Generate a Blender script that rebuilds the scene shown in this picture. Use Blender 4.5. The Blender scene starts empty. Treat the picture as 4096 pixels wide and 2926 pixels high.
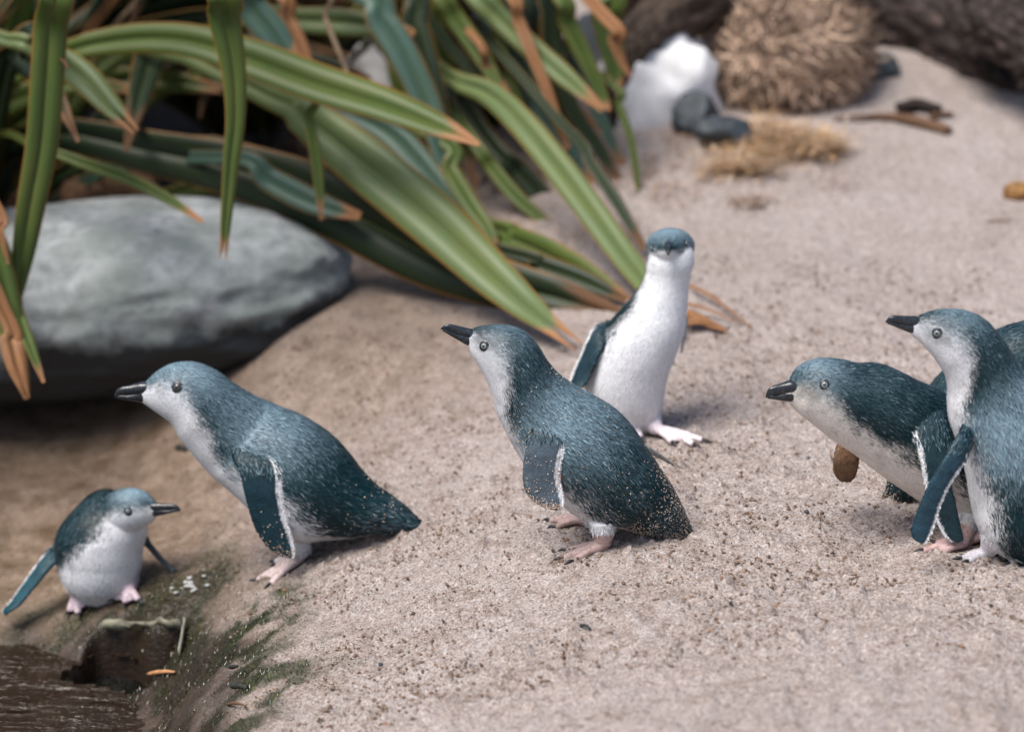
import bpy, math, random
import numpy as np
from mathutils import Vector, kdtree
from mathutils.bvhtree import BVHTree

rng = np.random.default_rng(7)
random.seed(7)
scene = bpy.context.scene
col = scene.collection

# ------------------------------------------------------------------ camera
PITCH = math.radians(17.0)
FPX = 85.0 / 36.0 * 4096.0                       # focal length in photograph pixels
CX, CY = 2048.0, 1463.0
FW = np.array([0, math.cos(PITCH), -math.sin(PITCH)])
UP = np.array([0, math.sin(PITCH), math.cos(PITCH)])
RT = np.array([1.0, 0, 0])

def softp(x, k):
    return k * np.logaddexp(0.0, np.asarray(x, float) / k)
def sig(x):
    return 1.0 / (1.0 + np.exp(-np.clip(x, -40, 40)))

def ground(x, y):
    """height of the sand: level on the right, a bank falling to the stream on the left, a rise at the back"""
    x = np.asarray(x, float); y = np.asarray(y, float)
    z = -0.36 * (softp(0.10 - x, .10) - softp(-0.66 - x, .05))
    z = z + 0.20 * (softp(y - 3.15, .2) - softp(y - 5.4, .3))
    z = z + 0.075 * np.exp(-((x + .26 + .35 * (y - 3.4)) / .17) ** 2) * sig((y - 3.30) / .05) * sig((3.75 - y) / .08)
    z = z - 0.085 * sig((-0.385 - x + 0.02 * np.sin(y * 31)) / .026) * sig((2.90 - y + 0.03 * np.sin(x * 17)) / .035)
    return z

def ray(px, py):
    return FW + RT * ((px - CX) / FPX) + UP * ((CY - py) / FPX)
_d = ray(2330, 2232); _y0 = 2.63
CAM = np.array([0, 0, float(ground(_d[0] * _y0 / _d[1], _y0)) - _d[2] * _y0 / _d[1]])

cam_data = bpy.data.cameras.new("camera")
cam = bpy.data.objects.new("camera", cam_data); col.objects.link(cam)
cam.location = CAM
cam.rotation_euler = (math.pi / 2 - PITCH, 0, 0)
cam_data.lens = 85.0; cam_data.sensor_width = 36.0
cam_data.clip_start = 0.05; cam_data.clip_end = 200
cam_data.dof.use_dof = True
cam_data.dof.focus_distance = 2.80
cam_data.dof.aperture_fstop = 2.8
scene.camera = cam

# ------------------------------------------------------------------ sky, sun, exposure
SUN_EL, SUN_AZ = math.radians(62), math.radians(-126)      # azimuth from +Y towards +X: high, from the left and a little in front
world = bpy.data.worlds.new("World"); scene.world = world; world.use_nodes = True
wn = world.node_tree.nodes; wl = world.node_tree.links
sky = wn.new("ShaderNodeTexSky"); sky.sky_type = 'NISHITA'; sky.sun_disc = False
sky.sun_elevation = SUN_EL; sky.sun_rotation = SUN_AZ
sky.air_density = 1.0; sky.dust_density = 3.0; sky.ozone_density = 1.0
bg = wn["Background"]; wl.new(sky.outputs[0], bg.inputs[0]); bg.inputs[1].default_value = 0.085
sd = bpy.data.lights.new("sun", 'SUN'); sun = bpy.data.objects.new("sun", sd); col.objects.link(sun)
sd.energy = 2.8; sd.angle = math.radians(32); sd.color = (1.0, 0.95, 0.88)
sv = Vector((math.sin(SUN_AZ) * math.cos(SUN_EL), math.cos(SUN_AZ) * math.cos(SUN_EL), math.sin(SUN_EL)))
sun.rotation_euler = sv.to_track_quat('Z', 'Y').to_euler()
scene.view_settings.view_transform = 'Standard'
scene.view_settings.look = 'None'
scene.view_settings.exposure = 0.68
scene.view_settings.gamma = 1.0
scene.render.engine = 'CYCLES'
scene.cycles.use_denoising = True
scene.cycles.max_bounces = 8
scene.cycles.transparent_max_bounces = 8

# ------------------------------------------------------------------ helpers
def P(px, py, Y):
    d = ray(px, py)
    return CAM + d * (Y / d[1])
def G(px, py):
    """where the sight line through a pixel meets the sand"""
    d = ray(px, py); Yv = np.arange(1.6, 12.0, .02)
    q = CAM[None] + d[None] * (Yv / d[1])[:, None]
    hit = np.nonzero(q[:, 2] < ground(q[:, 0], q[:, 1]))[0]
    k = hit[0] if len(hit) and hit[0] > 0 else len(Yv) - 1
    Yf = np.linspace(Yv[k - 1], Yv[k], 60)
    q = CAM[None] + d[None] * (Yf / d[1])[:, None]
    k = np.argmax(q[:, 2] < ground(q[:, 0], q[:, 1]))
    return q[k]
VS = 4096 / 2273.0
def V(x, y): return (x * VS, y * VS)                # coordinates read off a 2273-pixel-wide view
def PV(x, y, Y): return P(x * VS, y * VS, Y)
def GV(x, y): return G(x * VS, y * VS)

def _hash(ix, iy, iz, s):
    h = (ix.astype(np.int64) * 374761393 + iy.astype(np.int64) * 668265263 + iz.astype(np.int64) * 2147483647 + s * 974634777) & 0xffffffff
    h = ((h ^ (h >> 13)) * 1274126177) & 0xffffffff
    h = (h ^ (h >> 16)) & 0xffffff
    return h / float(0xffffff)
def vnoise(p, scale, seed=0):
    q = np.asarray(p, float) * scale
    i = np.floor(q); f = q - i; f = f * f * (3 - 2 * f); i = i.astype(np.int64)
    r = 0
    for dx in (0, 1):
        for dy in (0, 1):
            for dz in (0, 1):
                w = (f[..., 0] if dx else 1 - f[..., 0]) * (f[..., 1] if dy else 1 - f[..., 1]) * (f[..., 2] if dz else 1 - f[..., 2])
                r = r + w * _hash(i[..., 0] + dx, i[..., 1] + dy, i[..., 2] + dz, seed)
    return r * 2 - 1
def fbm(p, scale, octv=3, seed=0):
    r = 0; a = 1; t = 0
    for k in range(octv):
        r = r + a * vnoise(p, scale * 2.03 ** k, seed + k * 17); t += a; a *= .5
    return r / t
def smooth(a, b, x):
    t = np.clip((x - a) / (b - a), 0, 1); return t * t * (3 - 2 * t)

def mesh_of(name, v, f, cols=None, uv=None, smooth_shade=True):
    """one mesh from vertex and face arrays (faces: an array of triangles or quads, or a list of those)"""
    fs = f if isinstance(f, list) else [f]
    fs = [np.asarray(a, np.int32) for a in fs if len(a)]
    me = bpy.data.meshes.new(name)
    v = np.asarray(v, np.float32)
    me.vertices.add(len(v)); me.vertices.foreach_set("co", v.ravel())
    tot = np.concatenate([np.full(len(a), a.shape[1], np.int32) for a in fs])
    idx = np.concatenate([a.ravel() for a in fs])
    me.loops.add(len(idx)); me.loops.foreach_set("vertex_index", idx)
    me.polygons.add(len(tot))
    st = np.zeros(len(tot), np.int32); st[1:] = np.cumsum(tot)[:-1]
    me.polygons.foreach_set("loop_start", st); me.polygons.foreach_set("loop_total", tot)
    me.update(calc_edges=True); me.validate()
    me.polygons.foreach_set("use_smooth", np.full(len(me.polygons), smooth_shade, bool))
    if cols is not None:
        a = me.attributes.new("col", 'FLOAT_COLOR', 'POINT')
        c = np.ones((len(v), 4), np.float32); c[:, :3] = cols; a.data.foreach_set("color", c.ravel())
    if uv is not None:
        a = me.attributes.new("uvp", 'FLOAT_VECTOR', 'POINT')
        c = np.zeros((len(v), 3), np.float32); c[:, :uv.shape[1]] = uv; a.data.foreach_set("vector", c.ravel())
    return me

def obj(name, me, mat, parent=None, origin=None):
    o = bpy.data.objects.new(name, me); col.objects.link(o)
    if mat: me.materials.append(mat)
    if parent is not None: o.parent = parent
    if origin is not None and parent is None: o.location = origin
    return o
def tag(o, label=None, cat=None, group=None, kind=None):
    if label: o['label'] = label
    if cat: o['category'] = cat
    if group: o['group'] = group
    if kind: o['kind'] = kind
    return o
def empty(name, loc, label, cat, group=None):
    o = bpy.data.objects.new(name, None); col.objects.link(o); o.location = loc
    o.empty_display_size = .05
    return tag(o, label, cat, group)

def catmull(pts, n):
    """resample a list of vectors (any width) with a Catmull-Rom spline -> n rows"""
    pts = np.asarray(pts, float); m = len(pts)
    t = np.linspace(0, m - 1, n); i = np.minimum(t.astype(int), m - 2); f = (t - i)[:, None]
    g = lambda k: pts[np.clip(k, 0, m - 1)]
    p0, p1, p2, p3 = g(i - 1), g(i), g(i + 1), g(i + 2)
    return 0.5 * (2 * p1 + (p2 - p0) * f + (2 * p0 - 5 * p1 + 4 * p2 - p3) * f ** 2 + (3 * p1 - p0 - 3 * p2 + p3) * f ** 3), t

def grid_faces(nr, ns, wrap=True):
    i = np.arange(nr - 1)[:, None]; j = np.arange(ns if wrap else ns - 1)[None, :]
    a = i * ns + j; b = i * ns + (j + 1) % ns
    return np.stack([a, b, b + ns, a + ns], -1).reshape(-1, 4)

def tube(path, radii, ns=10, flat=1.0, upv=None, n=None):
    """closed tapered tube along a path; returns verts, faces(list)"""
    path = np.asarray(path, float); radii = np.asarray(radii, float)
    if n:
        q, _ = catmull(np.concatenate([path, radii[:, None]], 1), n); path, radii = q[:, :3], q[:, 3]
    tg = np.gradient(path, axis=0); tg /= np.linalg.norm(tg, axis=1)[:, None] + 1e-9
    u = np.array([0, 0, 1.0]) if upv is None else np.asarray(upv, float)
    V_, th = [], np.linspace(0, 2 * np.pi, ns, endpoint=False)
    for p, t, r in zip(path, tg, radii):
        a = u - t * (u @ t)
        if np.linalg.norm(a) < .05: a = np.array([1.0, 0, 0]) - t * t[0]
        a /= np.linalg.norm(a); b = np.cross(t, a)
        V_.append(p + r * (np.cos(th)[:, None] * a * flat + np.sin(th)[:, None] * b))
    nr = len(path); v = np.concatenate(V_ + [path[:1] - tg[:1] * radii[0] * .5, path[-1:] + tg[-1:] * radii[-1] * .6])
    j = np.arange(ns)
    f = [grid_faces(nr, ns), np.stack([np.full(ns, nr * ns), (j + 1) % ns, j], 1),
         np.stack([np.full(ns, nr * ns + 1), (nr - 1) * ns + j, (nr - 1) * ns + (j + 1) % ns], 1)]
    return v, f

def merge(parts):
    """join (verts, faces-list) pairs into one"""
    vs, f3, f4, o = [], [], [], 0
    for v, fl in parts:
        vs.append(v)
        for f in (fl if isinstance(fl, list) else [fl]):
            f = np.asarray(f)
            if len(f): (f3 if f.shape[1] == 3 else f4).append(f + o)
        o += len(v)
    out = []
    if f3: out.append(np.concatenate(f3))
    if f4: out.append(np.concatenate(f4))
    return np.concatenate(vs), out

# ------------------------------------------------------------------ materials
def mat(name, build, rough=.6, spec=.5):
    m = bpy.data.materials.new(name); m.use_nodes = True
    nt = m.node_tree; b = nt.nodes["Principled BSDF"]
    b.inputs["Roughness"].default_value = rough
    b.inputs["Specular IOR Level"].default_value = spec
    N = lambda t, **k: _node(nt, t, k)
    build(nt, b, N, nt.links.new)
    return m
def _node(nt, t, k):
    n = nt.nodes.new("ShaderNode" + t)
    for a, b in k.items():
        if a in n.inputs: n.inputs[a].default_value = b
        else: setattr(n, a, b)
    return n
def ramp(N, stops):
    r = N("ValToRGB"); e = r.color_ramp.elements
    while len(e) < len(stops): e.new(.5)
    for x, (p, c) in zip(e, stops):
        x.position = p; x.color = (c if len(c) == 4 else (*c, 1))
    return r
def mixc(N, L, fac, a, b, blend='MIX'):
    m = N("Mix", data_type='RGBA', blend_type=blend)
    for s, v in ((0, fac), (6, a), (7, b)):
        if hasattr(v, 'is_output'): L(v, m.inputs[s])
        elif s == 0: m.inputs[s].default_value = v
        else: m.inputs[s].default_value = (*v, 1)
    return m.outputs[2]
def noise(N, L, vec, scale, detail=4, rough=.55):
    n = N("TexNoise", Scale=scale, Detail=detail, Roughness=rough)
    if vec is not None: L(vec, n.inputs[0])
    return n.outputs[0]
def mapping(N, L, vec, scale=(1, 1, 1), rot=(0, 0, 0)):
    m = N("Mapping"); m.inputs["Scale"].default_value = scale; m.inputs["Rotation"].default_value = rot
    L(vec, m.inputs[0]); return m.outputs[0]
def mrange(N, L, v, a, b, c=0.0, d=1.0):
    m = N("MapRange"); L(v, m.inputs[0])
    for i, x in zip((1, 2, 3, 4), (a, b, c, d)): m.inputs[i].default_value = x
    return m.outputs[0]
def bump(N, L, b, h, strength, dist, prev=None):
    n = N("Bump", Strength=strength, Distance=dist); L(h, n.inputs["Height"])
    if prev is not None: L(prev, n.inputs["Normal"])
    L(n.outputs[0], b.inputs["Normal"]); return n.outputs[0]
def mth(N, L, op, a, b=None):
    m = N("Math", operation=op)
    for i, v in enumerate((a, b)):
        if v is None: continue
        if hasattr(v, 'is_output'): L(v, m.inputs[i])
        else: m.inputs[i].default_value = v
    return m.outputs[0]

def b_sand(nt, b, N, L):
    pos = N("NewGeometry").outputs["Position"]
    wet = N("Attribute", attribute_name="wet").outputs["Fac"]
    moss = N("Attribute", attribute_name="moss").outputs["Fac"]
    vor = N("TexVoronoi", Scale=520.0); L(pos, vor.inputs[0])
    sep = N("SeparateColor"); L(vor.outputs["Color"], sep.inputs[0])
    grain = ramp(N, [(0, (.02, .017, .017)), (.09, (.08, .052, .04)), (.24, (.24, .18, .145)), (.5, (.335, .28, .255)), (.8, (.40, .355, .34)), (.95, (.62, .59, .58)), (1, (.42, .25, .15))])
    L(sep.outputs[0], grain.inputs[0])
    big = noise(N, L, pos, 7.0, 3)
    tint = ramp(N, [(.3, (.30, .256, .236)), (.7, (.42, .376, .368))]); L(big, tint.inputs[0])
    c = mixc(N, L, .45, grain.outputs[0], tint.outputs[0])
    spot = noise(N, L, pos, 75.0, 3)
    sp = mrange(N, L, spot, .60, .72)
    c = mixc(N, L, mth(N, L, 'MULTIPLY', sp, .7), c, (.085, .050, .033))
    damp = mrange(N, L, noise(N, L, mapping(N, L, pos, (1, 1.6, 1)), 26.0, 5, .7), .50, .70)
    far = N('SeparateXYZ'); L(pos, far.inputs[0])
    damp = mth(N, L, 'MULTIPLY', damp, mrange(N, L, far.outputs[1], 3.1, 3.6, 1.0, .35))
    c = mixc(N, L, mth(N, L, 'MULTIPLY', damp, .5), c, (.15, .098, .070))
    pit_shade = mrange(N, L, noise(N, L, pos, 300.0, 3, .65), .53, .66)  # shade of pits between grains, put into the colour
    cl = mrange(N, L, noise(N, L, pos, 60.0, 3, .6), .38, .62, .25, .85)
    c = mixc(N, L, mth(N, L, 'MULTIPLY', pit_shade, cl), c, (.075, .05, .038))
    wc = mixc(N, L, .75, c, (.62, .47, .30), 'MULTIPLY')
    ochre = noise(N, L, pos, 22.0, 3)
    wc2 = mixc(N, L, mrange(N, L, ochre, .42, .72, 0, .75), wc, (.065, .040, .017))
    c = mixc(N, L, wet, c, wc2)
    mn = noise(N, L, pos, 160.0, 3)
    mc = ramp(N, [(.3, (.004, .009, .004)), (.55, (.022, .034, .009)), (.75, (.10, .10, .02))]); L(mn, mc.inputs[0])
    c = mixc(N, L, moss, c, mc.outputs[0])
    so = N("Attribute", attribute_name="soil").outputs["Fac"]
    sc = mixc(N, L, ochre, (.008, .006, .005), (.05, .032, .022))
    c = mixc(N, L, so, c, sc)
    L(c, b.inputs["Base Color"])
    r = mrange(N, L, mth(N, L, 'ADD', mth(N, L, 'MULTIPLY', wet, .7), mth(N, L, 'MULTIPLY', moss, .5)), 0, 1, .9, .22); L(r, b.inputs["Roughness"])
    n1 = bump(N, L, b, noise(N, L, pos, 170.0, 3, .6), .55, .005)
    bump(N, L, b, vor.outputs["Distance"], .45, .0012, n1)
M_sand = mat("sand", b_sand, .9, .3)

def b_attr(rough_scale, bs, bd):
    def f(nt, b, N, L):
        a = N("Attribute", attribute_name="col")
        pos = N("NewGeometry").outputs["Position"]
        n = noise(N, L, pos, rough_scale, 3)
        k = mrange(N, L, n, .3, .7, .78, 1.18)
        h = N("HueSaturation"); L(a.outputs["Color"], h.inputs["Color"]); L(k, h.inputs["Value"])
        L(h.outputs[0], b.inputs["Base Color"])
        bump(N, L, b, n, bs, bd)
    return f
M_body = mat("penguin_skin_and_down", b_attr(420.0, .4, .001), .5, .3)
def b_feather(nt, b, N, L):
    a = N("Attribute", attribute_name="col"); L(a.outputs["Color"], b.inputs["Base Color"])
M_feather = mat("feathers", b_feather, .40, .22)
def b_grain(nt, b, N, L):
    a = N("Attribute", attribute_name="col"); L(a.outputs["Color"], b.inputs["Base Color"])
M_grain = mat("grains", b_grain, .75, .4)
def b_beak(nt, b, N, L):
    co = N("TexCoord").outputs["Object"]
    n = noise(N, L, co, 260.0, 4)
    r = ramp(N, [(.3, (.006, .008, .011)), (.62, (.022, .028, .036)), (.8, (.10, .12, .14))]); L(n, r.inputs[0])
    L(r.outputs[0], b.inputs["Base Color"]); bump(N, L, b, n, .3, .0008)
M_beak = mat("beak_horn", b_beak, .26, .6)
def flat(name, c, rough=.6, spec=.5, ns=200.0, amt=.3, bd=.0006):
    def f(nt, b, N, L):
        co = N("TexCoord").outputs["Object"]; n = noise(N, L, co, ns, 3)
        L(mixc(N, L, mrange(N, L, n, .3, .7), [x * (1 - amt) for x in c], [min(1, x * (1 + amt)) for x in c]), b.inputs["Base Color"])
        bump(N, L, b, n, .3, bd)
    return mat(name, f, rough, spec)
M_claw = flat("claw_horn", (.018, .018, .022), .4)
M_lid = flat("eye_rim", (.012, .014, .018), .3)
M_iris = flat("pale_iris", (.21, .24, .25), .12, .6, 900)
M_iris_dark = flat("dark_iris", (.05, .055, .06), .15, .6, 900)
M_pupil = flat("pupil", (.003, .003, .004), .05, .8)

# ------------------------------------------------------------------ the sand
def ticks(segs):
    out = [segs[0][0]]
    for a, b, s in segs:
        n = max(1, int(round((b - a) / s))); out += list(a + (b - a) * (np.arange(n) + 1) / n)
    return np.array(out)
DRAIN_C = G(485, 2640)                                # middle of the drain opening
DRAIN_A = math.radians(-24)                             # its long side, turned a little
def drain_local(x, y):
    dx, dy = x - DRAIN_C[0], y - DRAIN_C[1]
    return dx * math.cos(DRAIN_A) + dy * math.sin(DRAIN_A), -dx * math.sin(DRAIN_A) + dy * math.cos(DRAIN_A)
DW, DD = .064, .044
xs = ticks([(-40, -6, 3), (-6, -1.5, .15), (-1.5, -.84, .03), (-.84, .86, .0036), (.86, 1.6, .03), (1.6, 6, .15), (6, 40, 3)])
ys = ticks([(-20, 0, 2), (0, 1.9, .1), (1.9, 2.25, .02), (2.25, 3.45, .0036), (3.45, 5.0, .011), (5.0, 7, .08), (7, 60, 3)])
XX, YY = np.meshgrid(xs, ys)
Z0 = ground(XX, YY)
pt = np.stack([XX, YY, np.zeros_like(XX)], -1)
nl = fbm(pt, 6.0, 2, 3) * .006
nm = fbm(pt, 30.0, 3, 5)
ns_ = fbm(pt * np.array([1.0, 1.25, 1]), 110.0, 2, 9)
near = smooth(1.5, 2.2, YY) * smooth(1.4, .9, np.abs(XX))
lump = np.maximum(nm - .12, 0) * .010 - np.maximum(-nm - .2, 0) * .012
clod = np.maximum(ns_ - .16, 0) * .0085 * (1 + smooth(-.1, .4, nm))
clod = clod * (1 - .7 * smooth(3.1, 3.5, YY)); lump = lump * (1 - .5 * smooth(3.2, 3.6, YY))
wetm = sig((-0.33 - XX + .06 * nm + .05 * fbm(pt, 9, 2, 21)) / .055)
wetm = np.maximum(wetm, .75 * sig((-0.02 - XX + .10 * nm) / .06) * sig((YY - 3.17 + .05 * nm) / .05))
wetm = np.clip(wetm * smooth(-3, -1, XX), 0, 1)
Z = Z0 + near * (nl + (lump + clod) * (1 - .55 * wetm))
u_, v_ = drain_local(XX, YY)
inside = sig((DW - np.abs(u_)) / .0022) * sig((DD - np.abs(v_ + .012 * np.sin(u_ * 60))) / .0022)
ZC = float(ground(DRAIN_C[0] - .5 * DW, DRAIN_C[1]))
Z = Z * (1 - inside) + (ZC - .075) * inside
mossm = sig((-0.36 + .10 * smooth(2.85, 2.68, YY) - XX + .07 * fbm(pt, 14, 3, 31)) / .02) * sig((2.99 - YY) / .03) * smooth(-.15, .35, fbm(pt, 26, 3, 41) + .12)
mossm = mossm + .30 * sig((-.16 - XX) / .08) * sig((3.0 - YY) / .05) * smooth(.1, .45, fbm(pt, 42, 3, 43))
rim = np.maximum(np.abs(u_) - DW, np.abs(v_) - DD)
mossm = np.clip(mossm + smooth(.05, .0, rim) * .75 * smooth(-.3, .3, fbm(pt, 40, 2, 47)), 0, 1)
ny, nx = XX.shape
i = np.arange(ny - 1)[:, None]; j = np.arange(nx - 1)[None, :]
a = i * nx + j
quads = np.stack([a, a + 1, a + nx + 1, a + nx], -1).reshape(-1, 4)
gm = mesh_of("sand", np.stack([XX, YY, Z], -1).reshape(-1, 3), quads)
soil_shade_m = sig((-.30 - XX + .10 * nm) / .03) * sig((YY - 3.72 + .08 * nm) / .04)  # dark mulch under the flax; its colour also deepens the shade there
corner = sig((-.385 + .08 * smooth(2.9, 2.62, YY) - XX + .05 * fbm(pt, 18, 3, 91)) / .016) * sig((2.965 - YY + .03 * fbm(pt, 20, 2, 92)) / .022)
wetm = wetm * (1 - soil_shade_m)
soil_shade_m = np.maximum(soil_shade_m, inside)  # drain hole coloured dark for the shade inside it
soil_shade_m = np.clip(soil_shade_m + corner * (.86 + .30 * fbm(pt, 34, 3, 93)), 0, 1)
mossm = mossm * (1 - inside)
for nme, arr in (("wet", wetm), ("moss", mossm), ("soil", soil_shade_m)):
    at = gm.attributes.new(nme, 'FLOAT', 'POINT'); at.data.foreach_set("value", arr.ravel().astype(np.float32))
tag(obj("sand", gm, M_sand), kind='structure')
GROUND_BVH = None

def ground_top(x, y):
    ix = np.clip(np.searchsorted(xs, x), 1, nx - 1); iy = np.clip(np.searchsorted(ys, y), 1, ny - 1)
    return max(Z[iy, ix], Z[iy - 1, ix - 1], Z[iy - 1, ix], Z[iy, ix - 1])

# loose crumbs of sand lying on the surface
def octa(centers, radii, cols, squash=.75, rnd=.35):
    base = np.array([[1, 0, 0], [-1, 0, 0], [0, 1, 0], [0, -1, 0], [0, 0, 1], [0, 0, -1]], float)
    fc = np.array([[0, 2, 4], [2, 1, 4], [1, 3, 4], [3, 0, 4], [2, 0, 5], [1, 2, 5], [3, 1, 5], [0, 3, 5]])
    n = len(centers)
    k = base[None] * (1 + rng.uniform(-rnd, rnd, (n, 6, 1))) * np.asarray(radii)[:, None, None]
    an = rng.uniform(0, 6.28, n); c, s = np.cos(an)[:, None], np.sin(an)[:, None]
    k = np.stack([k[..., 0] * c - k[..., 1] * s, k[..., 0] * s + k[..., 1] * c, k[..., 2] * squash], -1)
    v = (np.asarray(centers)[:, None] + k).reshape(-1, 3)
    f = (np.arange(n)[:, None, None] * 6 + fc[None]).reshape(-1, 3)
    return v, f, np.repeat(np.asarray(cols), 6, axis=0)
n = 75000
cx = rng.uniform(-.62, .72, n); cy = 2.3 + 1.3 * rng.uniform(0, 1, n) ** 1.1
q = np.stack([cx, cy, 0 * cx], -1)
keep = (fbm(q, 16, 3, 61) + .6 * fbm(q, 60, 2, 62) > rng.uniform(-.25, .55, n)) & (drain_local(cx, cy)[0] ** 2 + drain_local(cx, cy)[1] ** 2 > .14 ** 2)
keep &= rng.uniform(0, 1, n) < .25 + .75 * smooth(-.45, -.1, cx)
cx, cy = cx[keep], cy[keep]
cz = np.array([ground_top(x, y) for x, y in zip(cx, cy)])
rr = .0005 + .0026 * rng.uniform(0, 1, len(cx)) ** 5
pal = np.array([[.13, .078, .05], [.18, .115, .076], [.24, .168, .125], [.04, .036, .034], [.32, .25, .21], [.30, .16, .08]])
cc = pal[rng.choice(6, len(cx), p=[.22, .29, .28, .03, .15, .03])] * rng.uniform(.7, 1.2, (len(cx), 1))
v, f, c = octa(np.stack([cx, cy, cz + rr * .2], -1), rr, cc)
tag(obj("sand_crumbs", mesh_of("sand_crumbs", v, f, c, smooth_shade=False), M_grain), 'loose brown crumbs and dark grains of damp sand strewn over the sand bank', 'sand', kind='stuff')

# ------------------------------------------------------------------ stream and drain
WZ = float(ground(-0.60, 2.62)) + .054
def b_water(nt, b, N, L):
    pos = N("NewGeometry").outputs["Position"]
    m = mapping(N, L, pos, (14, 60, 1), (0, 0, math.radians(-18)))
    n = noise(N, L, m, 1.0, 4)
    n2 = noise(N, L, pos, 120.0, 2)
    b.inputs["Transmission Weight"].default_value = .55
    b.inputs["IOR"].default_value = 1.33
    b.inputs["Base Color"].default_value = (.05, .030, .017, 1)
    k = bump(N, L, b, n, .9, .02)
    bump(N, L, b, n2, .3, .004, k)
M_water = mat("stream_water", b_water, .06, .5)
gx, gy = np.meshgrid(np.linspace(-1.45, -.30, 116), np.linspace(1.95, 3.02, 108))
wq = np.stack([gx, gy, gx * 0], -1)
ca, sa = math.cos(-.3), math.sin(-.3)
wr = np.stack([(gx * ca - gy * sa) * .45, gx * sa + gy * ca, gx * 0], -1)
wz = WZ + .0035 * fbm(wr, 40, 3, 71)
i = np.arange(107)[:, None]; j = np.arange(115)[None, :]; a = i * 116 + j
wf = np.stack([a, a + 1, a + 117, a + 116], -1).reshape(-1, 4)
uu, vv = drain_local(gx, gy)
cu = uu.ravel()[wf].mean(1); cv = vv.ravel()[wf].mean(1)
wf = wf[~((np.abs(cu) < DW + .004) & (np.abs(cv) < DD + .004))]
tag(obj("water", mesh_of("water", np.stack([gx, gy, wz], -1).reshape(-1, 3), wf), M_water), kind='structure')
# dark water standing in the drain
dz = ZC - .030
ax_u = np.array([math.cos(DRAIN_A), math.sin(DRAIN_A), 0]); ax_v = np.array([-math.sin(DRAIN_A), math.cos(DRAIN_A), 0])
M_dark = flat("dark_drain_water", (.006, .006, .005), .05, .6, 60, .5, .002)
def patch(c, hu, hv, nu, nv, zf):
    uu, vv = np.meshgrid(np.linspace(-hu, hu, nu), np.linspace(-hv, hv, nv))
    p = np.asarray(c)[None, None] + uu[..., None] * ax_u + vv[..., None] * ax_v
    p[..., 2] += zf(p)
    i = np.arange(nv - 1)[:, None]; j = np.arange(nu - 1)[None, :]; a = i * nu + j
    return p.reshape(-1, 3), np.stack([a, a + 1, a + nu + 1, a + nu], -1).reshape(-1, 4)
v, f = patch((DRAIN_C[0], DRAIN_C[1], dz), DW * 1.05, DD * 1.05, 40, 24, lambda p: .0015 * fbm(p, 60, 2, 81))
tag(obj("drain_water", mesh_of("drain_water", v, f), M_dark), kind='structure')

M_conc = flat("mossy_concrete", (.17, .165, .12), .75, .4, 90, .6, .003)
M_pale = flat("pale_edge", (.26, .26, .21), .4, .5, 60, .25)
def beam(p0, p1, w, h, nseg=10, seed=0, jit=.0015):
    """rough-edged bar between two points, width w, height h"""
    p0, p1 = np.asarray(p0, float), np.asarray(p1, float); t = (p1 - p0); t /= np.linalg.norm(t)
    s = np.cross(t, [0, 0, 1]); s /= np.linalg.norm(s); u = np.cross(s, t)
    sec = [(-1, -1), (-.8, 1), (.8, 1), (1, -1)]; V_ = []
    for k in range(nseg + 1):
        c = p0 + (p1 - p0) * k / nseg
        for a, b in sec: V_.append(c + s * a * w / 2 + u * b * h / 2)
    v = np.array(V_); v = v + jit * np.stack([fbm(v, 70, 2, seed), fbm(v, 70, 2, seed + 1), fbm(v, 70, 2, seed + 2)], -1)
    f = [grid_faces(nseg + 1, 4), np.array([[3, 2, 1, 0], [nseg * 4, nseg * 4 + 1, nseg * 4 + 2, nseg * 4 + 3]])]
    return v, f
def cornerp(u, v, dz=0):
    p = DRAIN_C + ax_u * u + ax_v * v; return np.array([p[0], p[1], float(ground(p[0], p[1])) + dz])
dr = empty("drain_frame", cornerp(DW, 0), 'mossy concrete rim with pale edge around the dark drain opening', 'drain frame')
o0 = np.array(dr.location)
for nm_, pa, pb, w, h, mt in (("back_edge", (-DW * .9, DD), (DW, DD), .006, .010, M_conc), ("pale_strip", (DW + .004, DD + .004), (DW + .030, -DD * .2), .0035, .014, M_pale)):
    v, f = beam(cornerp(*pa, .004), cornerp(*pb, .004), w, h, 14, 5, .009 if mt is M_conc else .0008)
    obj(nm_, mesh_of(nm_, v - o0, f), mt, dr)

# moss and weed round the water
def kites(root, direc, nrm, L_, W_, lift, cols, cols_tip=None):
    """small pointed blades: one kite of two triangles each"""
    side = np.cross(direc, nrm); side /= np.linalg.norm(side, axis=1)[:, None] + 1e-9
    L_ = np.asarray(L_)[:, None]; W_ = np.asarray(W_)[:, None]; lift = np.asarray(lift)[:, None]
    mid = root + direc * L_ * .5 + nrm * lift * .55
    v = np.stack([root, mid - side * W_ * .5 - nrm * W_ * .12, root + direc * L_ + nrm * lift, mid + side * W_ * .5 - nrm * W_ * .12], 1)
    n = len(root); k = np.arange(n)[:, None] * 4
    f = np.concatenate([k + np.array([[0, 1, 2]]), k + np.array([[0, 2, 3]])])
    ct = cols if cols_tip is None else cols_tip
    c = np.stack([cols, cols, ct, cols], 1).reshape(-1, 3)
    return v.reshape(-1, 3), f, c
n = 26000
mx = rng.uniform(-.66, -.2, n); my = rng.uniform(2.35, 3.02, n)
q = np.stack([mx, my, 0 * mx], -1)
ixs = np.clip(np.searchsorted(xs, mx), 0, nx - 1); iys = np.clip(np.searchsorted(ys, my), 0, ny - 1)
keep = (mossm[iys, ixs] > rng.uniform(.15, 1.2, n)) & (inside[iys, ixs] < .3)
mx, my = mx[keep], my[keep]; n = len(mx)
mz = Z[iys[keep], ixs[keep]]
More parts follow.
